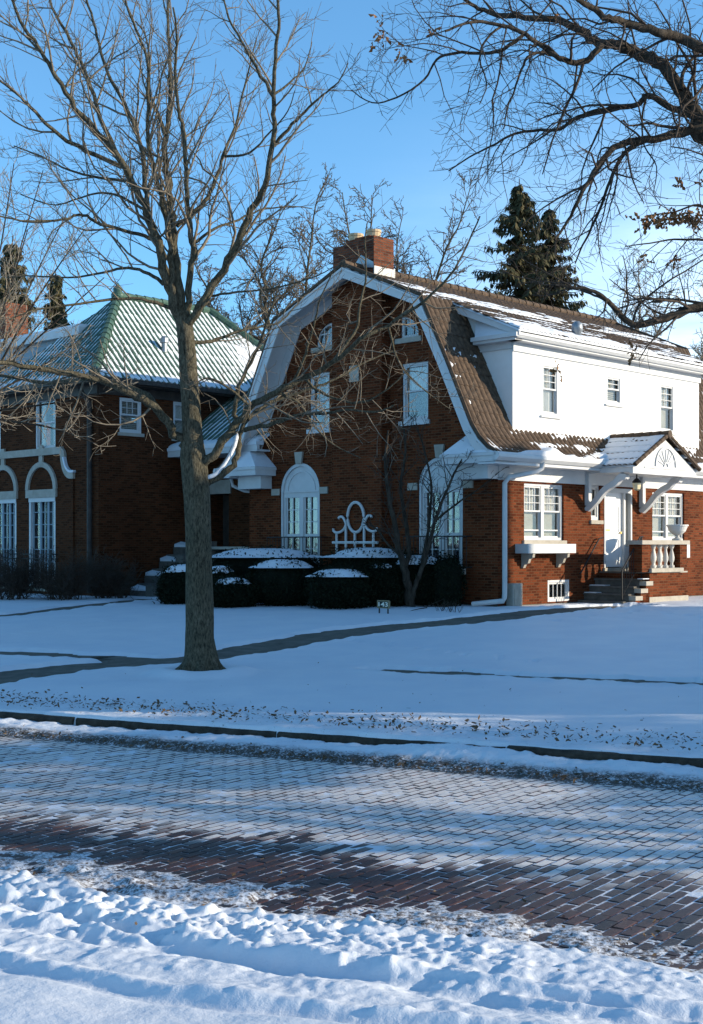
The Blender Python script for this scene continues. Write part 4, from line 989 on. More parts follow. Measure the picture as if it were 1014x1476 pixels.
# hip roof
aa = 2.95; PZ = 10.05
def gs(u, v, L):
    n = fbm(u*.7, v*.5, 81, 4); n2 = fbm(u*5, v*3, 82, 3)
    return .036+.040*np.clip(n*.6+n2*.4-.36, -1, 1)+.04*sst(.5, .1, v)*n2+.05*np.exp(-((u-7.4)**2/.8+(v-1.2)**2/1.6))
E0 = LR.P(-OHn, EZ+.05, OHn); q = LRL+2*OHn
def mid(E, U_, Ln, Nin, P_, up): return [E, E+np.array([*(Nin[:2]*P_), up])]
Lv = math.hypot(aa, PZ-EZ-.05)
tiled('roof', [E0, E0+np.array([dL[0]*aa, dL[1]*aa, PZ-EZ-.05])], dR, 0, q, M['tileg'], nb, lo=lambda v: aa*v/Lv, hi=lambda v: q-aa*v/Lv, period=.205, amp=.055, course=.42, step=.012, snow=gs, shape=.9)
lf = LFL+2*OHn
tiled('roof', [E0, E0+np.array([dR[0]*aa, dR[1]*aa, PZ-EZ-.05])], dL, 0, lf, M['tileg'], nb, lo=lambda v: aa*v/Lv, hi=lambda v: np.minimum(aa*2-aa*v/Lv, lf), period=.205, amp=.055, course=.42, step=.012, snow=lambda u, v, L: gs(u, v, L)-.006, shape=.9)
E1 = LF.P(-OHn+2*aa, EZ+.05, OHn)
b = MB(); p_ = E0+np.array([(dR+dL)[0]*aa, (dR+dL)[1]*aa, PZ-EZ-.05]); q_ = p_+dR*(q-2*aa); r_ = E0+dL*2*aa; s_ = r_+dR*q
b.add([r_, p_, q_, s_, E0+dR*q], [(0, 3, 2, 1), (3, 4, 2)]).build('roof_back', M['tileg'], nb)
caps('hip_tiles', E0+np.array([0, 0, .1]), p_+np.array([0, 0, .10]), M['tileg'], nb, r=.15, L=.33)
caps('ridge_tiles', p_+np.array([0, 0, .08]), q_+np.array([0, 0, .08]), M['tileg'], nb, r=.13, L=.36)
caps('hip_tiles', E0+dR*q+np.array([0, 0, .1]), q_+np.array([0, 0, .10]), M['tileg'], nb, r=.13, L=.36)
MB().lathe(p_+np.array([0, 0, .08]), [(.2, -.1), (.22, .05), (.13, .14), (.16, .22), (.06, .34), (.01, .42)], 12).build('finial', M['tileg'], nb, smooth=True)
vx = E0+dR*3.35+dL*1.1+np.array([0, 0, 1.1*(PZ-EZ)/aa]); MB().lathe(vx, [(.09, 0), (.09, .28), (.14, .3), (.13, .44), (.05, .5)], 10).build('roof_vent', M['metal'], nb)
# flat roofed front part with white cornice, and its lit chimney
fx = LF.az(112, 500, -1.2)[0]; zc = LF.az(80, 480, -1.0)[1]
MB().box(LF, fx, LFL-.5, EZ-.2, zc-.12, -6, -1.3).build('attic_block', M['ice'], nb)
MB().box(LF, fx-.2, LFL-.4, zc-.14, zc+.10, -6.1, -1.1).build('attic_cornice', M['white'], nb)
MB().box(LF, fx-.15, LFL-.45, zc+.10, zc+.2, -6.05, -1.15).build('roof_snow', M['snow'], nb)
cx0 = LF.az(8, 480, -2.5)[0]; czt = LF.az(4, 436, -2.5)[1]
MB().box(LF, cx0, cx0+1.0, EZ, czt, -3.4, -2.5).build('chimney', M['chim'], nb)
# --- entry wing between the two houses
wr = .8; FW = Face(Q(wr, 9.02, 0), dL, -dR); wl = 3.2
dxa, dxb = FW.az(330, 740)[0], FW.az(300, 740)[0]; zdt = FW.az(315, 712)[1]
ww = MB(); ww.wall(FW, [(0, .3), (wl, .3), (wl, 5.0), (0, 5.0)], [recth(dxa, dxb, 2.22, zdt)], depth=.6)
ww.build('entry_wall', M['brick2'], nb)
MB().box(FW, dxa-.12, dxb+.12, zdt, zdt+.42, -.3, .05).build('lintel', M['stone'], nb)
dd2 = MB().box(FW, dxa, dxb, 2.22, zdt, -.66, -.6).build('entry_door', M['bronze'], nb)
MB().box(FW, dxa+.1, dxa+.45, 2.6, zdt-.2, -.6, -.58).build('pane', M['glass'], dd2)
zz = FW.az(240, 652, 1.25)[1]
prf = [FW.P(0, zz+.03, 1.25), FW.P(0, zz+2.6, -2.3)]
def ws2(u, v, L): n = fbm(u*1.3, v*1.0, 91, 3); return .035+.06*(n-.45)+.09*sst(.5, .1, v)
tiled('entry_roof', prf, dL, -.9, wl-.02, M['tileg'], nb, period=.24, amp=.055, course=.5, step=.012, snow=ws2, shape=.9)
MB().box(FW, -.9, wl-.02, zz-.12, zz+.02, 1.2, 1.30).box(FW, -.9, wl-.02, zz-.16, zz-.11, 0, 1.3).build('entry_eave', M['white'], nb)
MB().box(FW, -.9, wl-.02, zz+.02, zz+.11, 1.05, 1.33).build('eave_snow', M['snow'], nb)
# stone steps up to that door
sp = MB(); ns = 7; z_0 = .74; z_1 = 2.22; ta, tb = 11.0, 12.1
for i in range(ns):
    r0 = -1.95+.27*i; FS = Face(Q(0, 0, 0), dR, dL); zt = z_0+(z_1-z_0)*(i+1)/ns
    sp.box(FS, r0, (r0+.29) if i < ns-1 else wr-.003, z_0-.3, zt, ta-.0, tb)
eS = sp.build('entry_steps', M['step'], nb)
cs = MB()
for i in range(0, ns, 2):
    r0 = -1.95+.27*i; zt = z_0+(z_1-z_0)*(i+1)/ns; cs.box(FS, r0-.25, r0+.5, z_0-.3, zt+.18, ta-.35, ta-.003)
cs.build('step_cheek', M['step'], eS)
for i in range(ns):      # drifted snow wedge on every tread
    r0 = -1.95+.27*i; zt = z_0+(z_1-z_0)*(i+1)/ns; a_ = [FS.P(r0+.02, zt+.005, ta+.05), FS.P(r0+.28, zt+.005, ta+.05), FS.P(r0+.28, zt+.005, tb-.02), FS.P(r0+.02, zt+.005, tb-.02)]
    h = .17; b_ = [p+np.array([0, 0, d_]) for p, d_ in zip(a_, (.02, .05, h+.0, h-.08))]; (i % 2 == 0) and MB().hexa(a_+b_).build('step_snow', M['snow'], eS)
MB().box(FW, -.02, 1.9, 2.16, 2.24, .0, .85).build('landing_slab', M['stone'], nb)
# ================================================================== TRELLIS, SIGN, MARKER
def zp(x, y): return FG.P(*FG.az(380+x/5.633, 640+y/5.633, .40), .40)
tp = FG.P(*FG.az(512, 850, .4), .4); tr_ = empty('garden_trellis', [tp[0], tp[1], .8], 'white scrolled metal trellis with an oval top against the dark brick gable', 'trellis')
b = MB()
for x, y0 in ((595, 730), (670, 640), (743, 718), (818, 600), (893, 725)): b.tube([zp(x, y0), zp(x, 1300)], .038, 6)
b.build('upright', M['white'], tr_); MB().tube([zp(563, 800), zp(930, 800)], .038, 6).build('cross_bar', M['white'], tr_)
MB().tube([zp(750+66*math.sin(a_), 595-122*math.cos(a_)) for a_ in np.linspace(0, 2*math.pi, 30)], .04, 6).build('oval_ring', M['white'], tr_)
for sc_ in ([(668, 640), (655, 610), (640, 592), (622, 592), (610, 605)], [(672, 655), (655, 690), (630, 712), (603, 720), (580, 715), (568, 700), (570, 688)]):
    for mx_ in (0, 1): MB().tube([zp(1490-x+(2 if mx_ else 0) if mx_ else x, y-(10 if mx_ else 0)) for x, y in smoothline(sc_, 3)], .035, 6).build('scroll', M['white'], tr_)
sg = gpt(554, 887); FSg = Face([sg[0], sg[1], 0], -dL, -dR)
so_ = empty('house_number_sign', sg, 'small dark house number sign reading 143 on two stakes in the snow', 'sign')
xa, zt_ = FSg.az(544.8, 865); xb, _ = FSg.az(562, 865); zb_ = FSg.az(553, 877)[1]
MB().box(FSg, xa+.02, xb-.02, zb_+.02, zt_-.02, -.012, .012).build('board', M['sign'], so_)
MB().box(FSg, xa, xb, zt_-.025, zt_, -.02, .02).box(FSg, xa, xb, zb_, zb_+.02, -.02, .02).box(FSg, xa, xa+.025, zb_, zt_, -.02, .021).box(FSg, xb-.025, xb, zb_, zt_, -.02, .021).build('frame', M['signf'], so_)
for x in (xa+.05, xb-.05): MB().box(FSg, x-.012, x+.012, sg[2]-.2, zb_, -.012, .012).build('stake', M['iron'], so_)
tcu = bpy.data.curves.new('numerals', 'FONT'); tcu.body = '143'; tcu.size = (zt_-zb_)*1.0; tcu.align_x = 'CENTER'; tcu.extrude = .004; tcu.offset = .004
to = bpy.data.objects.new('tmp', tcu); COL.objects.link(to); dg = bpy.context.evaluated_depsgraph_get(); me = bpy.data.meshes.new_from_object(to.evaluated_get(dg)); bpy.data.objects.remove(to)
vv = [np.array(v.co) for v in me.vertices]; mxv = (max(v[0] for v in vv)+min(v[0] for v in vv))/2
kx = (xb-xa-.08)/(max(v[0] for v in vv)-min(v[0] for v in vv)); myv = (max(v[1] for v in vv)+min(v[1] for v in vv))/2; ky = (zt_-zb_-.08)/(max(v[1] for v in vv)-min(v[1] for v in vv))
for v, c in zip(me.vertices, vv):
    p = FSg.P((xa+xb)/2+(c[0]-mxv)*kx, (zt_+zb_)/2+(c[1]-myv)*ky, .017+c[2])-sg; v.co = p
me.name = 'numerals'; link('numerals', me, M['num'], so_)
mk = gpt(541, 876); FM = Face([mk[0], mk[1]+.6, 0], -dL, -dR); z_ = CH-(857-HY)/FPX*(mk[1]+.6)
mk_ = MB().box(FM, -.012, .012, .6, z_+.10, -.01, .01).box(FM, -.08, .08, z_-.015, z_+.02, -.0105, .0105).build('garden_marker', M['white'], None, loc=FM.P(0, .78, 0)); tag(mk_, 'thin pale cross shaped garden marker standing among the dark hedges', 'garden marker')
# ================================================================== HEDGES
def hedge(px0, px1, ytop, ybase, Y=None, depth=1.0, label='', snow=.9, seed=1, leafn=9000, p=2.7, dark=False, tilt=0):
    g = np.random.default_rng(seed)
    if Y is None: Y = gpt((px0+px1)/2, ybase)[1]+depth*.45
    X = ((px0+px1)/2-CX)/FPX*Y; a = ((px1-px0)/2+4)/FPX*Y; zt = CH-(ytop-HY)/FPX*(Y-depth*.3); z0 = float(base(np.array(X), np.array(Y)))+.0
    h = (zt-z0-.05); b = depth/2
    o = empty('clipped_shrub', (X, Y, z0), label, 'shrub', 'clipped dark shrubs in front of the brick house')
    c = np.array([X, Y, z0+h*.5])
    def surf(n, k):
        v = g.normal(size=(n, 3)); v /= np.linalg.norm(v, axis=1, keepdims=True)
        s = (np.abs(v[:, 0])**p+np.abs(v[:, 1])**2.4+np.abs(v[:, 2])**p)**(-1/p); v = v*s[:, None]
        bump_ = 1+.24*(fbm(v[:, 0]*3+seed, v[:, 2]*3+v[:, 1]*2, seed, 3)-.5)*2
        out = c+v*np.array([a, b, h*.5])*k*bump_[:, None]; out[:, 2] += tilt*(out[:, 0]-X)/a*h; return out, v
    # core
    n1, n2 = 18, 12; th = np.linspace(0, 2*np.pi, n1, endpoint=False); ph = np.linspace(-np.pi/2, np.pi/2, n2)
    V = []
    for q in ph:
        for t_ in th:
            v = np.array([math.cos(q)*math.cos(t_), math.cos(q)*math.sin(t_), math.sin(q)]); s = (abs(v[0])**p+abs(v[1])**2.4+abs(v[2])**p)**(-1/p); w_ = c+v*s*np.array([a, b, h*.5])*.93; w_[2] += tilt*(w_[0]-X)/a*h; V.append(w_)
    F = [(k*n1+i, k*n1+(i+1) % n1, (k+1)*n1+(i+1) % n1, (k+1)*n1+i) for k in range(n2-1) for i in range(n1)]
    meshnp('inner_branches', np.array(V), np.array(F), M['core'], o)
    P, nv = surf(leafn, 1.0); P = P-nv*np.array([a, b, h*.5])*g.normal(size=(leafn, 1))*.055+g.normal(size=(leafn, 3))*(.022+.07*(g.random((leafn, 1)) < .12))
    k = g.uniform(.016, .05, (leafn, 1)); A = g.normal(size=(leafn, 3)); A /= np.linalg.norm(A, axis=1, keepdims=True); B = np.cross(A, g.normal(size=(leafn, 3))); B /= np.linalg.norm(B, axis=1, keepdims=True)
    Vl = np.stack([P-A*k, P+B*k*.45, P+A*k, P-B*k*.45], 1).reshape(-1, 3); meshnp('foliage', Vl, np.arange(leafn*4).reshape(-1, 4), M['green'], o)
    if snow:
        nr_, na = 12, 60; V = []
        for i in range(nr_+1):
            rr_ = i/nr_
            for j in range(na):
                t_ = 2*np.pi*j/na; cs, sn_ = math.cos(t_), math.sin(t_); e_ = (abs(cs)**2.4+abs(sn_)**2.4)**(-1/2.4)
                kk = snow*e_*(1+.40*(float(fbm(np.array(cs*3+seed), np.array(sn_*3), 5, 3))-.5)+.22*(float(fbm(np.array(cs*14), np.array(sn_*14+seed), 6, 2))-.5))
                x = a*rr_*kk*cs; y = b*rr_*kk*sn_; d_ = abs(rr_*kk)
                zs_ = h*.5*(1-min(.999, (d_/1.04))**p)**(1/p) if d_ < 1.03 else 0
                th_ = .045*(1-rr_**5)-.03*rr_**8+.02*(float(fbm(np.array(x*3+seed), np.array(y*3), 7, 3))-.5)*(1-rr_**4)
                V.append((X+x, Y+y, c[2]+max(zs_, h*.38)+th_+tilt*x/a*h))
        F = [(i*na+j, i*na+(j+1) % na, (i+1)*na+(j+1) % na, (i+1)*na+j) for i in range(nr_) for j in range(na)]
        meshnp('snow_cap', np.array(V), np.array(F), M['snow'], o, True)
    return o
hedge(446, 533, 820, 881, depth=1.3, seed=1, snow=.93, label='rounded dark shrub with a small round snow cap, frontmost in the middle')
hedge(364, 454, 806, 877, depth=1.4, seed=2, snow=.93, label='wide dark shrub with flat snow cap between the small low shrub and the rounded one')
hedge(306, 366, 833, 879, depth=1.0, seed=3, snow=.75, label='smallest low dark shrub with a thin snow cap just right of the tree trunk')
hedge(234, 300, 813, 874, depth=1.2, seed=4, snow=.85, label='dark shrub half behind the street tree trunk beside the stone steps', tilt=.03)
hedge(298, 340, 815, 872, Y=33.6, depth=1.0, seed=14, snow=.8, label='dark shrub with a narrow snow strip behind the smallest low shrub')
hedge(296, 464, 790, 868, Y=34.6, depth=1.7, seed=5, snow=.97, label='long dark shrub under the widest snow slab, at the back below the left arched window', leafn=7000)
hedge(472, 592, 789, 870, Y=32.9, depth=1.5, seed=6, snow=.97, label='broad dark shrub with a domed snow top below the white trellis', leafn=7000)
hedge(566, 640, 800, 872, Y=32.3, depth=.9, seed=7, snow=.85, label='dark shrub behind the thin bare tree, almost free of snow')
hedge(524, 578, 812, 878, depth=1.0, seed=9, snow=.5, label='dark shrub between the rounded shrub and the thin bare tree, below the domed snow top')
hedge(628, 664, 800, 874, Y=31.9, depth=.7, seed=8, snow=0, label='narrow dark shrub without snow below the right arched window', leafn=3000)
# ================================================================== SUN BLOCKER: unseen brick house added to shade the lawn
e_ = np.array([.9956, -.0938, 0]); e2 = np.array([.0938, .9956, 0])
def off_house(x, y0, y1, wall_h, ridge_h, label, dep=9.0, m='brick2'):
    # ridge runs across the sun direction; gable walls parallel to it
    O = np.array([x, 0, 0])+e2*0; k0 = (y0+x*0+0)
    F_ = Face([x, y0, 0], e2, -e_); L = y1-y0
    o = empty('added_shade_house', (x+dep/2, (y0+y1)/2, .2), label, 'house')
    b = MB()
    wn_ = [recth(c_, c_+1.0, z, z+1.5) for c_ in np.arange(1.2, L-1.6, 2.6) for z in (1.6, 4.4)]
    b.wall(F_, [(0, 0), (L, 0), (L, wall_h), (0, wall_h)], wn_)
    b.wall(Face([*(F_.P(0, 0, -dep)[:2]), 0], e2, e_), [(0, 0), (L, 0), (L, wall_h), (0, wall_h)], [])
    for a_ in (0, L):
        G_ = Face(F_.P(a_, 0, 0), e_, -e2 if a_ == 0 else e2); b.wall(G_, [(0, 0), (dep, 0), (dep, wall_h), (dep/2, ridge_h), (0, wall_h)], [])
    b.build('wall', M[m], o)
    for q in wn_:
        x0, z0, x1, z1 = q[0][0], q[0][1], q[2][0], q[2][1]; wfr = MB().box(F_, x0, x0+.07, z0, z1, -.1, -.03).box(F_, x1-.07, x1, z0, z1, -.1, -.03).box(F_, x0+.07, x1-.07, z0, z0+.08, -.1, -.03).box(F_, x0+.07, x1-.07, z1-.08, z1, -.1, -.03).box(F_, x0+.07, x1-.07, (z0+z1)/2-.03, (z0+z1)/2+.03, -.1, -.03).build('window', M['white'], o)
        MB().box(F_, x0+.03, x1-.03, z0+.03, z1-.03, -.13, -.12).build('pane', M['glass'], wfr)
    r = MB()
    for s_ in (0, 1):
        p0 = F_.P(-.0, wall_h-.15, .4 if s_ == 0 else -dep-.4); p1 = F_.P(L, wall_h-.15, .4 if s_ == 0 else -dep-.4); p2 = F_.P(L, ridge_h+.05, -dep/2); p3 = F_.P(0, ridge_h+.05, -dep/2)
        up = np.array([0, 0, .12]); r.hexa([p0, p1, p2, p3, p0+up, p1+up, p2+up, p3+up])
    r.build('roof', M['tile'], o); return o
off_house(24.5, 14.4, 30.05, 6.4, 11.4, 'unseen brick gabled house added beyond the right edge to shade the lawn')
# ================================================================== TREES
def rot_about(v, axis, ang):
    c, s = math.cos(ang), math.sin(ang); return v*c+np.cross(axis, v)*s+axis*(axis@v)*(1-c)
class Grower:
    def __init__(s, seed, tmin=.004, up=.25, wander=.22, ang=(28, 62), ratio=.56, lens=(0, 0), sides=(6, 4, 3, 3), nmax=30000, droop=0.0, seglen=.22, flat=0.0):
        s.g = random.Random(seed); s.T = Tubes(); s.tmin = tmin; s.up = up; s.w = wander; s.ang = ang; s.ratio = ratio; s.sides = sides; s.n = 0; s.nmax = nmax; s.droop = droop; s.sl = seglen; s.tips = []; s.flat = flat
    def branch(s, p, d, L, r0, lev, spacing, maxlev):
        g = s.g; k = max(3, min(9, int(L/s.sl)+2)); P = [np.array(p, float)]; D = np.array(d, float)
        for i in range(k-1):
            D = D+np.array([g.gauss(0, s.w), g.gauss(0, s.w), g.gauss(0, s.w)])*.55+np.array([0, 0, s.up*.22-s.droop*.25*(i/k)])
            D /= np.linalg.norm(D); P.append(P[-1]+D*L/(k-1))
        P = np.array(P); rr = np.linspace(r0, max(s.tmin*.7, r0*.35), k)
        s.T.add(P, rr, s.sides[min(lev, len(s.sides)-1)]); s.n += 1
        if lev >= maxlev or L < .12: s.tips.append(P[-1]); return
        s.children(P, rr, lev, spacing, maxlev, L, .12)
    def children(s, P, rr, lev, spacing, maxlev, L, start=.25, lfac=.5, lmax=99, end=1.0):
        g = s.g; seg = np.linalg.norm(np.diff(P, axis=0), axis=1); S = np.concatenate([[0], np.cumsum(seg)]); Lt = S[-1]
        x = Lt*start+g.random()*spacing; az = g.random()*6.28
        while x < Lt*end and s.n < s.nmax:
            p = np.array([np.interp(x, S, P[:, q]) for q in range(3)]); r = np.interp(x, S, rr); i = min(len(seg)-1, int(np.searchsorted(S, x)-1)); i = max(i, 0)
            T = (P[i+1]-P[i])/(seg[i]+1e-9); a = math.radians(g.uniform(*s.ang)); ax = np.cross(T, [g.gauss(0, 1), g.gauss(0, 1), g.gauss(0, 1)]); ax /= np.linalg.norm(ax)+1e-9
            D = rot_about(T, ax, a); D[2] += s.up*.5; D[1] *= (1-s.flat); D /= np.linalg.norm(D)
            f = 1-.55*(x/Lt); cl = min(lmax, L*lfac*g.uniform(.45, 1.15)*f+.1)
            s.branch(p, D, cl, max(s.tmin, min(r*s.ratio, .013*cl+s.tmin)), lev+1, spacing*.72, maxlev)
            x += spacing*g.uniform(.5, 1.5)
def limb3(pts, Y0, drift, jit=.0, seed=0):
    """photo pixels -> a limb in space: starts at depth Y0 and drifts in depth along its length"""
    g = random.Random(seed); n = len(pts); L = np.concatenate([[0], np.cumsum([math.hypot(b[0]-a[0], b[1]-a[1]) for a, b in zip(pts, pts[1:])])]); L = L/L[-1]
    return smoothline([ray(x, y, Y0+drift*l**1.2+(g.uniform(-jit, jit) if 0 < l < 1 else 0)) for (x, y), l in zip(pts, L)], 4)
def wobble(P, rr, k=.25):
    g = np.random.default_rng(len(P)*7+int(abs(P[0][0]*100))); N_ = g.normal(size=P.shape)*rr[:, None]*k; N_[0] = 0; return P+N_
# ------------------------------------------------------------------ the street tree
Yt = float(TREE[1]); px = lambda w: w/2/FPX*Yt
mt = empty('street_tree', TREE, 'tall leafless maple with an upright ridged trunk forking into many limbs, left of centre', 'tree', 'street trees along the kerb')
def bark_tube(T, P, r, n=14, amp=.05, seed=1):
    V, Fq = tube(P, r, n); k = len(P); V = V.reshape(k, n, 3); C = P[:, None, :]; d = V-C
    th = np.arange(n)[None, :]*1.0; z = P[:, 2][:, None]*np.ones((1, n)); m_ = 1+amp*(fbm(th*.9+seed, z*1.2, seed, 4)-.5)*2+amp*.8*(fbm(th*2.3, z*3.5, seed+3, 3)-.5)
    T.V.append((C+d*m_[..., None]).reshape(-1, 3)); T.F.append(Fq+T.n); T.n += k*n
TT = Tubes()
tr0 = [(290, 984, 86), (289, 975, 64), (289, 962, 51), (288, 930, 43), (288, 890, 41), (287, 830, 38), (286, 770, 37), (284, 720, 38), (281, 680, 38), (278, 655, 37), (277, 620, 29), (275, 580, 27), (272, 540, 26), (270, 505, 25), (267, 475, 24), (263, 450, 22)]
P = smoothline([ray(x, y, Yt) for x, y, w in tr0], 4); rw = np.interp(np.arange(len(P)), np.arange(len(tr0))*4, [px(w) for x, y, w in tr0])
bark_tube(TT, P, rw, 28, .05)
for a_ in range(7):   # root flare
    an = a_*.9+.3; b0 = TREE+np.array([math.cos(an)*(.50+.12*math.sin(a_*3)), math.sin(an)*(.50+.12*math.sin(a_*3)), -.03]); P = smoothline([TREE+np.array([math.cos(an)*.10, math.sin(an)*.10, .55]), TREE+np.array([math.cos(an)*.24, math.sin(an)*.24, .16]), b0], 4); TT.add(P, np.linspace(.11, .05, len(P)), 8)
Z2 = lambda pts: [(x/2, y/2) for x, y in pts]
limbs = [  # (pixel points, start width px, end width px, depth drift, child spacing)
 (Z2([(528, 960), (510, 900), (480, 800), (455, 700), (415, 590), (385, 530), (335, 440), (270, 370), (205, 290), (150, 200), (110, 130), (60, 60), (30, -20), (0, -110)]), 15, 3, -2.2),
 (Z2([(345, 455), (290, 340), (262, 250), (225, 160), (190, 90), (150, 20), (135, -40), (110, -130)]), 7, 3, 1.0),
 (Z2([(505, 900), (475, 760), (455, 700), (430, 640), (420, 560), (415, 480), (400, 400), (360, 300), (320, 230), (290, 150), (270, 60), (240, -30), (225, -120)]), 11, 3, 1.8),
 (Z2([(515, 920), (497, 790), (490, 690), (470, 590), (440, 480), (427, 370), (425, 280), (426, 180), (400, 100), (370, 30), (350, -60)]), 10, 2.5, -.8),
 (Z2([(525, 930), (512, 760), (500, 650), (487, 550), (478, 470), (478, 380), (490, 300), (490, 200), (486, 100), (487, 0), (490, -120)]), 14, 3.5, .5),
 (Z2([(477, 390), (450, 320), (430, 250), (432, 170), (420, 100), (390, 60)]), 6, 2, 1.2),
 (Z2([(535, 940), (545, 840), (557, 740), (553, 680), (540, 590), (537, 470), (527, 370), (512, 300), (505, 200), (510, 100), (500, 20)]), 11, 2.5, -1.4),
 (Z2([(510, 650), (560, 612), (600, 570), (628, 500), (650, 430), (680, 360), (700, 270), (720, 190), (740, 110)]), 8, 2, 1.6),
 (Z2([(540, 950), (590, 865), (640, 790), (685, 700), (725, 605), (765, 530), (783, 440), (792, 350), (790, 270), (792, 180), (803, 80), (800, 0), (790, -80)]), 13, 3.5, -1.8),
 (Z2([(787, 275), (740, 195), (695, 115), (660, 50), (640, -30)]), 6, 2.5, 1.0),
 (Z2([(790, 420), (830, 370), (880, 320), (930, 275), (975, 235), (1005, 180)]), 6, 1.5, -.6),
 (Z2([(792, 270), (840, 235), (880, 190), (900, 120)]), 4, 1.5, .6),
 (Z2([(440, 690), (380, 670), (290, 645), (240, 620), (180, 632), (80, 637), (0, 622), (-60, 600)]), 6, 2, -1.6),
 (Z2([(472, 820), (430, 790), (370, 772), (300, 785), (200, 800), (100, 795), (20, 800)]), 6, 1.8, 1.8),
 (Z2([(500, 892), (430, 868), (330, 862), (200, 880), (100, 893), (30, 920)]), 6, 1.8, -1.4),
 (Z2([(372, 522), (280, 510), (200, 490), (120, 450), (40, 420)]), 5, 1.6, .9),
 (Z2([(350, 480), (250, 435), (150, 370), (90, 310), (50, 270), (0, 232), (-60, 190)]), 7, 2.5, -1.2),
 (Z2([(565, 697), (620, 660), (690, 632), (750, 605), (830, 595), (900, 600)]), 5, 1.5, 1.3),
 (Z2([(610, 852), (680, 842), (780, 832), (900, 800), (960, 770)]), 4, 1.3, -1.0),
 (Z2([(545, 985), (600, 985), (650, 968), (720, 945), (800, 932), (850, 885), (880, 850)]), 6.5, 1.5, 1.6),
 (Z2([(210, 300), (140, 180), (70, 100), (0, 60)]), 5, 2, .9),
 (Z2([(650, 450), (720, 440), (780, 380), (830, 320), (850, 260)]), 4, 1.3, -.9),
 (Z2([(410, 600), (330, 560), (260, 560), (160, 590), (60, 560)]), 4.5, 1.5, 1.1),
]
low = [
 ([(279, 672), (264, 640), (242, 607), (215, 582), (180, 563), (150, 550), (110, 540), (60, 532), (0, 522), (-60, 505), (-130, 480)], 15, 5, -3.2),
 ([(232, 598), (210, 568), (170, 553), (120, 548), (60, 552), (0, 540), (-60, 545)], 10, 4, 1.5),
 ([(284, 676), (315, 645), (340, 615), (358, 588), (398, 566), (440, 545), (480, 522), (520, 490), (560, 468), (600, 442), (640, 408), (668, 365), (692, 312)], 14, 2, -2.0),
 ([(286, 700), (306, 692), (328, 678), (342, 655), (346, 628), (356, 604), (390, 580), (430, 566), (480, 548), (530, 520), (570, 505)], 12, 2, 1.4),
 ([(343, 612), (338, 590), (350, 545), (372, 500), (388, 455), (400, 420)], 8, 2, -1.0),
 ([(352, 620), (385, 612), (430, 598), (465, 596), (500, 590), (540, 594), (568, 585)], 7, 2, -1.2),
 ([(400, 566), (430, 580), (450, 610), (480, 640), (520, 660)], 5, 1.5, .9),
 ([(440, 545), (470, 570), (520, 580), (560, 560), (590, 530)], 5, 1.5, -.7),
 ([(480, 522), (510, 480), (520, 440), (528, 395), (526, 350), (530, 320)], 5.5, 1.6, .6),
 ([(420, 556), (440, 510), (452, 470), (462, 430), (480, 392)], 5, 1.6, -.8),
 ([(560, 468), (575, 520), (610, 560), (650, 590)], 4, 1.3, 1.0),
 ([(360, 586), (330, 560), (300, 545), (270, 560)], 5, 1.5, -.8),
]
GR = Grower(11, tmin=.0037, up=.30, wander=.26, ratio=.6, nmax=26000)
GL = Grower(12, tmin=.0036, up=.10, wander=.30, ratio=.6, nmax=15000, ang=(30, 75))
for i, (pts, a, b, dr) in enumerate(limbs+low):
    P = limb3(pts, Yt, dr, .12, i); r = np.linspace(px(a), px(b), len(P))**1.0; r = px(b)+(px(a)-px(b))*(1-np.linspace(0, 1, len(P)))**1.25
    P = wobble(P, r, .30)
    bark_tube(TT, P, r, 10 if a > 6 else 7, .05, i)
    g = GR if i < len(limbs) else GL
    L = np.linalg.norm(np.diff(P, axis=0), axis=1).sum()
    if i < len(limbs): g.children(P, r, 0, .27, 3, min(L, 3.3), .16, .52, 2.1)
    else: g.children(P, r, 0, .26, 3, min(L, 2.7), .22, .50, 1.4)
TT.build('trunk', M['bark'], mt); GR.T.build('crown', M['twig'], mt); GL.T.build('lower_branches', M['twig'], mt)
print('maple twigs', GR.n, GL.n)
sp_ = [(302, 694), (316, 688), (330, 672), (341, 652), (347, 630)]   # snow lying along the curved low limb
P = limb3(sp_, Yt-.02, .25); P[:, 2] += .055; P[:, 0] -= .05; TS = Tubes(); TS.add(P, np.array([.01]+[.034]*(len(P)-2)+[.01]), 8); TS.build('limb_snow', M['snow'], mt)
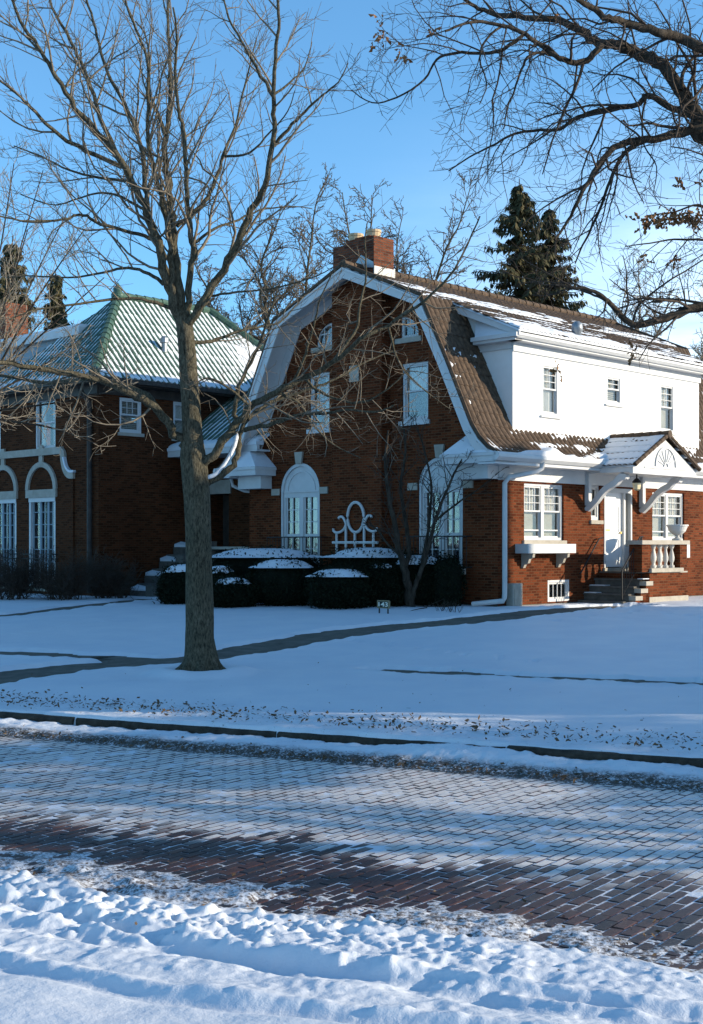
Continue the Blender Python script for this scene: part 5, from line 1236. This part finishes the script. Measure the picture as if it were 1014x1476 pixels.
# ------------------------------------------------------------------ the oak leaning in from the right
Yo = 16.0; opx = lambda w: w/2/FPX*Yo
Zo = lambda pts: [(507+x/2, y/2) for x, y in pts]
og = gpt(1160, 1020); oroot = ray(1170, 1000, Yo); oroot[2] = float(base(np.array(oroot[0]), np.array(Yo)))
ok = empty('oak_tree', oroot, 'dark leafless oak reaching in from the right with drooping branches and a few brown leaves', 'tree', 'street trees along the kerb')
OT = Tubes(); P = smoothline([oroot-np.array([0, 0, .2]), oroot+np.array([0, 0, .5]), ray(1165, 800, Yo), ray(1155, 560, Yo), ray(1140, 400, Yo), ray(1150, 250, Yo), ray(1180, 90, Yo+.5), ray(1200, -150, Yo+1)], 5)
bark_tube(OT, P, np.interp(np.linspace(0, 1, len(P)), [0, .08, .2, .6, 1], [.48, .36, .31, .26, .14]), 20, .06)
ol = [
 ([(1145, 330), (1080, 265), (1012, 192), (1000, 160), (982, 130), (947, 88), (917, 75), (888, 63), (862, 62), (838, 45), (807, 30), (767, 25), (727, 22), (697, 15), (672, 0), (640, -20)], 26, 4, 1.0),
 (Zo([(720, 130), (690, 165), (650, 180), (600, 165), (545, 128), (490, 92), (440, 75), (380, 62), (330, 66), (270, 90)]), 10, 3, -1.2),
 (Zo([(1260, 300), (1120, 190), (1014, 142), (950, 110), (880, 90), (800, 70), (740, 50), (690, 20), (630, -15), (560, -40)]), 18, 5, -1.5),
 (Zo([(1000, 335), (940, 320), (890, 290), (850, 273), (830, 298), (760, 312), (700, 322), (640, 345), (600, 372), (530, 376), (470, 385), (400, 422), (340, 452), (280, 492)]), 11, 2, 1.5),
 ([(1140, 240), (1080, 208), (1012, 187), (980, 192), (942, 200), (902, 206), (880, 217), (860, 243), (845, 268), (830, 297), (815, 325), (800, 345)], 16, 3, -1.0),
 (Zo([(820, 412), (780, 452), (745, 520), (722, 590), (690, 662), (660, 720), (645, 760)]), 7, 2, .8),
 ([(1145, 480), (1080, 450), (1014, 442), (977, 453), (942, 465), (912, 467), (892, 450), (877, 435), (857, 420), (827, 414), (800, 410)], 17, 3, -1.2),
 (Zo([(500, 95), (440, 140), (380, 152), (300, 152), (245, 172), (210, 230), (130, 280), (60, 295), (0, 260)]), 6, 1.6, .9),
 (Zo([(600, 165), (555, 152), (515, 158), (490, 200), (470, 260), (450, 310), (440, 370)]), 5.5, 1.5, -.9),
 (Zo([(640, 75), (560, 50), (500, 10), (450, -40)]), 5, 2, .8),
 (Zo([(950, 260), (960, 200), (1000, 150), (1060, 60)]), 7, 3, .8),
 (Zo([(650, 182), (640, 260), (610, 330), (600, 372)]), 3.5, 1.5, -.5),
 (Zo([(850, 275), (838, 340), (845, 420), (880, 480), (870, 560)]), 3.5, 1.3, .7),
 (Zo([(440, 70), (390, 110), (370, 170), (390, 240), (370, 300)]), 4, 1.3, -.9),
 (Zo([(760, 430), (720, 430), (690, 520), (600, 590), (560, 680)]), 3, 1.2, .9),
 (Zo([(1280, 640), (1100, 690), (1014, 690), (930, 690), (860, 700), (790, 710)]), 5, 1.5, -.6),
 (Zo([(1280, 560), (1140, 620), (1060, 615), (1000, 590), (930, 610), (860, 620)]), 5, 2, -.4),
 (Zo([(810, 937), (830, 880), (900, 820), (980, 770), (1060, 720)]), 4, 1.6, .7),
 (Zo([(740, 870), (700, 850), (640, 830), (570, 850), (520, 850)]), 4.5, 1.5, .6),
]
GO = Grower(21, tmin=.0034, up=-.02, wander=.34, ratio=.55, nmax=24000, droop=.45, ang=(25, 75))
for i, (pts, a, b, dr) in enumerate(ol):
    P = limb3(pts, Yo, dr, .10, i+50); r = opx(b)+(opx(a)-opx(b))*(1-np.linspace(0, 1, len(P)))**1.1; P = wobble(P, r, .22); bark_tube(OT, P, r, 10 if a > 8 else 6, .08, i+9)
    L = np.linalg.norm(np.diff(P, axis=0), axis=1).sum(); GO.children(P, r, 0, .22, 3, min(L, 3.0), .12, .52, 1.8)
OT.build('trunk', M['barkd'], ok); GO.T.build('crown', M['twigd'], ok)
def leaves(parent, clusters, seed=3):
    g = np.random.default_rng(seed); V = []; F = []; n = 0
    for (x, y, sx_, sy_, cnt) in clusters:
        for _ in range(cnt):
            c = ray(x+g.normal()*sx_, y+g.normal()*sy_, Yo+g.normal()*.12-.4); k = g.uniform(.03, .065); a = g.normal(size=3); a[2] -= .8; a /= np.linalg.norm(a); b = np.cross(a, g.normal(size=3)); b /= np.linalg.norm(b); cvr = np.cross(a, b)*k*.35
            pts = [c, c+a*k*.5+b*k*.42, c+a*k*.75+b*k*.2+cvr, c+a*k*1.3+b*k*.35, c+a*k*1.9+cvr, c+a*k*1.3-b*k*.4, c+a*k*.8-b*k*.18+cvr, c+a*k*.5-b*k*.4]
            V += pts; F.append(tuple(range(n, n+8))); n += 8
    V = np.array(V); o = meshnp('dead_leaves', V, np.array(F), M['leaf'], parent); return o
leaves(ok, [(975, 312, 20, 6, 75), (945, 318, 14, 4, 45), (1000, 312, 10, 7, 40), (978, 264, 5, 4, 12), (547, 40, 4, 12, 10), (580, 72, 4, 6, 10), (552, 52, 5, 6, 8), (933, 370, 3, 3, 5), (972, 375, 3, 3, 7), (953, 427, 5, 4, 8), (626, 43, 4, 4, 6), (1012, 260, 3, 6, 10), (912, 508, 5, 4, 8), (802, 530, 5, 4, 7), (805, 22, 3, 3, 5)])
# ------------------------------------------------------------------ thin ornamental tree before the gable
def generic(name, base_, stems, mat_t, mat_c, label, cat='tree', group=None, seed=5, spacing=.3, maxlev=3, **kw):
    o = empty(name, base_, label, cat, group); T = Tubes(); g = Grower(seed, **kw)
    for k, (P, r0, r1, sp, L) in enumerate(stems):
        P = smoothline(P, 4); r = np.linspace(r0, r1, len(P)); bark_tube(T, wobble(P, r, .2), r, 8, .05, k+seed); g.children(P, r, 0, sp, maxlev, L, .25, .5)
    T.build('trunk', mat_t, o); g.T.build('crown', mat_c, o); return o, g
sb = gpt(591, 877); Ys = float(sb[1]); q = lambda pts, d=0: [ray(x, y, Ys+d*i/len(pts)) for i, (x, y) in enumerate(pts)]
generic('small_garden_tree', sb, [
 (q([(591, 880), (589, 850), (583, 820), (577, 800), (570, 760), (562, 720), (556, 670), (560, 620)], -.6), .12, .02, .22, 2.0),
 (q([(583, 825), (590, 790), (585, 750), (578, 700), (585, 650), (580, 600)], .5), .07, .015, .22, 1.8),
 (q([(593, 876), (598, 850), (606, 825), (618, 790), (628, 750), (645, 705), (665, 665), (690, 630)], -.5), .075, .012, .2, 2.0),
 (q([(604, 830), (618, 760), (622, 700), (612, 650), (600, 610)], .4), .045, .01, .2, 1.7),
 (q([(577, 800), (560, 785), (545, 765), (530, 750)], .3), .04, .01, .2, 1.2),
 (q([(628, 750), (660, 725), (690, 705), (720, 680)], -.4), .03, .008, .2, 1.2)],
 M['barkd'], M['twigd'], 'thin multi-stemmed bare tree standing between the dark shrubs and the gable wall', seed=31, tmin=.006, up=.25, wander=.25, nmax=5000)
# broken twigs and dry stalks in the snow near it
for (x, y, lb) in ((640, 884, 'short dry stalks poking out of the snow right of the thin tree'), (655, 886, 'tiny dry weed clump in the snow close to the downspout end')):
    b_ = gpt(x, y); g = Grower(int(x), tmin=.004, up=.5, wander=.3, sides=(3, 3)); 
    for k in range(9): g.branch(b_+np.array([random.uniform(-.12, .12), random.uniform(-.1, .1), -.05]), [random.uniform(-.5, .5), random.uniform(-.5, .5), 1], .28, .006, 1, .1, 2)
    o = g.T.build('dry_stalks', M['twigd'], None); tag(o, lb, 'dry stalks')
b_ = gpt(605, 884); g = Grower(77, tmin=.008, up=-.1, wander=.1, sides=(4, 3)); g.branch(gpt(596, 879)+np.array([0, 0, .1]), [1, -.5, -.03], .9, .022, 1, .4, 2); g.branch(gpt(616, 882)+np.array([0, 0, .1]), [-1, -.6, 0], .6, .016, 2, .4, 2)
tag(g.T.build('fallen_branch', M['barkd'], None), 'short fallen branches lying on the snow at the foot of the thin tree', 'fallen branch')
# ------------------------------------------------------------------ pale tree on the left and the bushes below the neighbour's windows
Yl = 27.0; lb_ = np.array([(-75-CX)/FPX*Yl, Yl, .5]); ql = lambda pts, d=0: [ray(x, y, Yl+d*i/len(pts)) for i, (x, y) in enumerate(pts)]
st_ = []; gg = random.Random(4)
tops = [(-160, 330), (-110, 250), (-60, 260), (-20, 215), (20, 235), (62, 245), (100, 300), (122, 330), (150, 400), (130, 480), (90, 430), (40, 330), (0, 300), (185, 560), (140, 640), (60, 420)]
for k, (x, y) in enumerate(tops):
    st_.append((ql([(-75, 880 if k < 3 else 780), (-72+gg.uniform(-6, 6), 700), (-60+x*.12, 620-gg.uniform(0, 40)), (-40+(x+40)*.55, 560*.45+y*.55+gg.uniform(-10, 20)), (x, y)], gg.uniform(-2.5, 2.5)), .16 if k < 3 else .045, .009, .26, 2.0))
generic('pale_bare_tree', lb_, st_, M['barkd'], M['twigl'], 'pale sunlit bare tree with dense upright twigs at the far left edge', seed=41, tmin=.0055, up=.35, wander=.25, nmax=7500)
for k, (x0, x1, yt, yb, lb) in enumerate(((-30, 48, 790, 868, 'leftmost dark twiggy bush below the iron balconies'), (50, 125, 800, 868, 'dark twiggy bush under the second tall window'), (118, 190, 796, 866, 'dark twiggy bush at the corner of the brown brick house'))):
    b_ = gpt((x0+x1)/2, yb)+np.array([0, .5, 0]); Wd = (x1-x0)/FPX*b_[1]/2; Hh = (yb-yt)/FPX*b_[1]; g = Grower(60+k, tmin=.006, up=.2, wander=.4, sides=(4, 3, 3), nmax=2600, seglen=.15)
    for i in range(46): g.branch(b_+np.array([random.uniform(-.4, .4), random.uniform(-.2, .2), -.05]), [random.uniform(-1, 1)*Wd, random.uniform(-.5, .5), Hh*.8], Hh*random.uniform(.6, 1.05), .014, 1, .12, 3)
    o = empty('bare_bush', b_, lb, 'bush', 'bare bushes in front of the neighbouring house'); g.T.build('branches', M['twigd'], o)
# ------------------------------------------------------------------ bare trees far behind the roofs
def far_tree(pxx, ytop, Y, spread, label, seed, mat='twigf', n=11000, at=None):
    X = (pxx-CX)/FPX*Y; H = (HY-ytop)/FPX*Y+CH-.7
    if at: X, Y, H = at
    b_ = np.array([X, Y, .7]); o = empty('far_bare_tree', b_, label, 'tree', 'bare trees behind the houses')
    g = Grower(seed, tmin=.015*Y/60, up=.10, wander=.42, ratio=.6, nmax=n, seglen=.55, ang=(25, 65), sides=(5, 4, 3, 3)); T = Tubes(); rg = random.Random(seed)
    P = smoothline([b_-np.array([0, 0, .3]), b_+np.array([rg.uniform(-.4, .4), 0, H*.22]), b_+np.array([rg.uniform(-.6, .6), 0, H*.45]), b_+np.array([rg.uniform(-1, 1), 0, H*.66])], 4); r = np.linspace(.30, .10, len(P)); bark_tube(T, P, r, 9, .05)
    ns = 13
    for k in range(ns):
        f = k/(ns-1); z = H*(.34+.30*f); a = k*2.4+rg.random(); el = math.radians(14+58*f+rg.uniform(-10, 10)); Lb = spread*(1.15-.12*f)*rg.uniform(.85, 1.1)
        if f > .75: Lb = (H*.99-z)/math.sin(el)
        p0 = P[int((len(P)-1)*min(1, z/(H*.66)))].copy(); D = np.array([math.cos(a)*math.cos(el), math.sin(a)*math.cos(el), math.sin(el)]); Q_ = [p0]; m_ = 9
        for i in range(m_):
            D = D+np.array([rg.gauss(0, .22), rg.gauss(0, .22), rg.gauss(0, .16)+.05]); D /= np.linalg.norm(D); Q_.append(Q_[-1]+D*Lb/m_)
        Q_ = smoothline(Q_, 2); r = np.linspace(.095, .018, len(Q_)); bark_tube(T, Q_, r, 6, .05); g.children(Q_, r, 0, .27, 3, spread*.95, .10, .50)
    T.build('trunk', M['bark'], o); g.T.build('crown', M[mat], o)
far_tree(415, 262, 58, 4.4, 'bare tree rising behind the left slope of the gambrel roof', 71)
far_tree(487, 258, 62, 4.2, 'bare tree directly behind the brick chimney, its crown just left of it', 72)
far_tree(590, 272, 60, 4.6, 'bare tree behind the roof just right of the chimney', 73)
far_tree(350, 330, 66, 3.4, 'bare tree seen low between the green roof and the gambrel roof', 74)
far_tree(930, 385, 70, 4.0, 'pale bare tree far behind the right end of the roof', 75, 'twigl')
far_tree(1030, 430, 64, 3.5, 'bare tree at the far right edge behind the dormer', 76, 'twigl')
# ------------------------------------------------------------------ spruces
def spruce(pxx, ytop, Y, rad, label, seed, at=None):
    X = (pxx-CX)/FPX*Y; H = (HY-ytop)/FPX*Y+CH-.7
    if at: X, Y, H = at
    b_ = np.array([X, Y, .7]); g = np.random.default_rng(seed); o = empty('spruce_tree', b_, label, 'tree', 'spruces behind the houses')
    T = Tubes(); P = np.array([b_+np.array([0, 0, H*t_]) for t_ in np.linspace(0, 1, 8)]); T.add(P, np.linspace(.25, .02, 8), 7); V = []; n = 0
    z = H*.12
    while z < H*.985:
        f = 1-z/H; Lb = rad*(f**.82)*g.uniform(.72, 1.1)+.12; nb_ = 6+int(6*f)
        for k in range(nb_):
            if g.random() < .10: continue
            a = g.uniform(0, 6.28); L = Lb*g.uniform(.72, 1.15); m_ = 7; pts = []
            for i in range(m_+1):
                t_ = i/m_; pts.append(b_+np.array([math.cos(a)*L*t_, math.sin(a)*L*t_, z-L*.34*t_+L*.30*t_**2.4+g.normal()*.03]))
            pts = np.array(pts); T.add(pts, np.linspace(.04, .012, m_+1), 3)
            for i in range(1, m_+1):
                t_ = i/m_; side = np.array([-math.sin(a), math.cos(a), 0]); wdt = .10+.30*L*.33*(1-t_)*1.2
                for sgn in (-1, 1):
                    for _ in range(3):
                        c = pts[i]+(pts[i-1]-pts[i])*g.random(); d_ = side*sgn*wdt*g.uniform(.5, 1.5)+np.array([math.cos(a), math.sin(a), 0])*.2*g.random()-np.array([0, 0, .16+.22*g.random()]); w_ = np.cross(d_, [0, 0, 1.0])+g.normal(size=3)*.04; w_ = w_/(np.linalg.norm(w_)+1e-6)*g.uniform(.035, .075)
                        V += [c-w_*.6, c+d_*.5-w_, c+d_, c+d_*.5+w_]
        z += (.20+.30*f)*g.uniform(.7, 1.2)
    V = np.array(V); T.build('trunk', M['barkd'], o); meshnp('crown', V, np.arange(len(V)).reshape(-1, 4), M['spruce'], o)
spruce(749, 257, 60, 5.8, 'taller pointed spruce behind the roof right of the chimney', 81)
spruce(792, 292, 62, 5.0, 'shorter spruce just right of the taller one behind the roof', 82)
spruce(18, 340, 58, 4.0, 'dark spruce behind the pale bare tree at the far left', 83)
spruce(80, 388, 62, 2.4, 'small spruce peeking above the green roof beside the hip', 84)

for k, (x_, y_, h_, r_, lb) in enumerate(((21.5, 12.2, 11.0, 5.2, 'unseen spruce added beyond the right edge to block sun from the street'),)):
    spruce(0, 0, 0, r_, lb, 90+k, at=(x_, y_, h_))  # unseen spruce, added to throw shade over the far road

far_tree(0, 0, 0, 3.6, 'unseen bare tree added beyond the right edge to dapple the sun on the street', 97, at=(19.0, 8.2, 8.5))  # unseen tree, added for soft shadow streaks on the street
# ================================================================== CAMERA, LIGHT
cam = bpy.data.cameras.new('camera'); co = bpy.data.objects.new('camera', cam); COL.objects.link(co)
co.location = (0, 0, CH); co.rotation_euler = (R(90), 0, 0); cam.sensor_fit = 'HORIZONTAL'; cam.sensor_width = 36
cam.lens = 36*FPX/1014; cam.shift_y = (HY-738)/1014; cam.clip_end = 3000; cam.clip_start = .1; SC.camera = co
SUN_EL = 14.5; sd = np.array([1.91, -.18]); sd /= np.linalg.norm(sd); az = math.atan2(sd[1], sd[0])
sl = bpy.data.lights.new('sun', 'SUN'); so = bpy.data.objects.new('sun', sl); COL.objects.link(so)
sv = Vector((math.cos(az)*math.cos(R(SUN_EL)), math.sin(az)*math.cos(R(SUN_EL)), math.sin(R(SUN_EL))))
so.rotation_euler = sv.to_track_quat('Z', 'Y').to_euler(); sl.energy = 5.0; sl.angle = R(.5); sl.color = (1.0, .88, .69)
wd_ = bpy.data.worlds.new('World'); SC.world = wd_; wd_.use_nodes = True; t = wd_.node_tree; t.nodes.clear()
sk = t.nodes.new('ShaderNodeTexSky'); sk.sky_type = 'NISHITA'; sk.sun_disc = False; sk.sun_elevation = R(SUN_EL)
sk.sun_rotation = math.pi/2-az; sk.air_density = 1.0; sk.dust_density = .15; sk.ozone_density = 2.2; sk.altitude = 200
bg = t.nodes.new('ShaderNodeBackground'); bg.inputs[1].default_value = .15; ow = t.nodes.new('ShaderNodeOutputWorld')
hs = t.nodes.new('ShaderNodeHueSaturation'); hs.inputs['Saturation'].default_value = 1.0; t.links.new(mix(t, 1.0, sk.outputs[0], (.88, 1.33, 1.50), 'MULTIPLY'), hs.inputs['Color'])
tc0 = t.nodes.new('ShaderNodeTexCoord'); m0 = t.nodes.new('ShaderNodeVectorMath'); m0.operation = 'MULTIPLY_ADD'; t.links.new(tc0.outputs['Generated'], m0.inputs[0]); m0.inputs[1].default_value = (1, 1, 1.05); m0.inputs[2].default_value = (0, 0, .075); t.links.new(m0.outputs[0], sk.inputs[0])
# thin cirrus veil low in the sky
tc = t.nodes.new('ShaderNodeTexCoord'); mp = t.nodes.new('ShaderNodeMapping'); t.links.new(tc.outputs['Generated'], mp.inputs[0]); mp.inputs['Scale'].default_value = (1.2, 1, 5)
f = noise(t, mp.outputs[0], 2.6, 6, .6); sx = t.nodes.new('ShaderNodeSeparateXYZ'); t.links.new(tc.outputs['Generated'], sx.inputs[0])
lowz = N(t, 'ShaderNodeMapRange', interpolation_type='SMOOTHSTEP'); t.links.new(sx.outputs[2], lowz.inputs[0]); lowz.inputs[1].default_value = .34; lowz.inputs[2].default_value = .08
rx = N(t, 'ShaderNodeMapRange', interpolation_type='SMOOTHSTEP'); t.links.new(sx.outputs[0], rx.inputs[0]); rx.inputs[1].default_value = -.10; rx.inputs[2].default_value = .26
fa = math_(t, 'MULTIPLY', math_(t, 'MULTIPLY', lowz.outputs[0], rx.outputs[0]), ramp(t, f, [(.28, (.25, .25, .25)), (.62, (1, 1, 1))]))
cc = mix(t, math_(t, 'MULTIPLY', fa, .95), hs.outputs[0], (6.5, 7.6, 8.6))
t.links.new(cc, bg.inputs[0]); t.links.new(bg.outputs[0], ow.inputs[0])
SC.view_settings.view_transform = 'Standard'; SC.view_settings.look = 'None'; SC.view_settings.gamma = 1; SC.view_settings.exposure = .6
SC.view_settings.use_curve_mapping = False
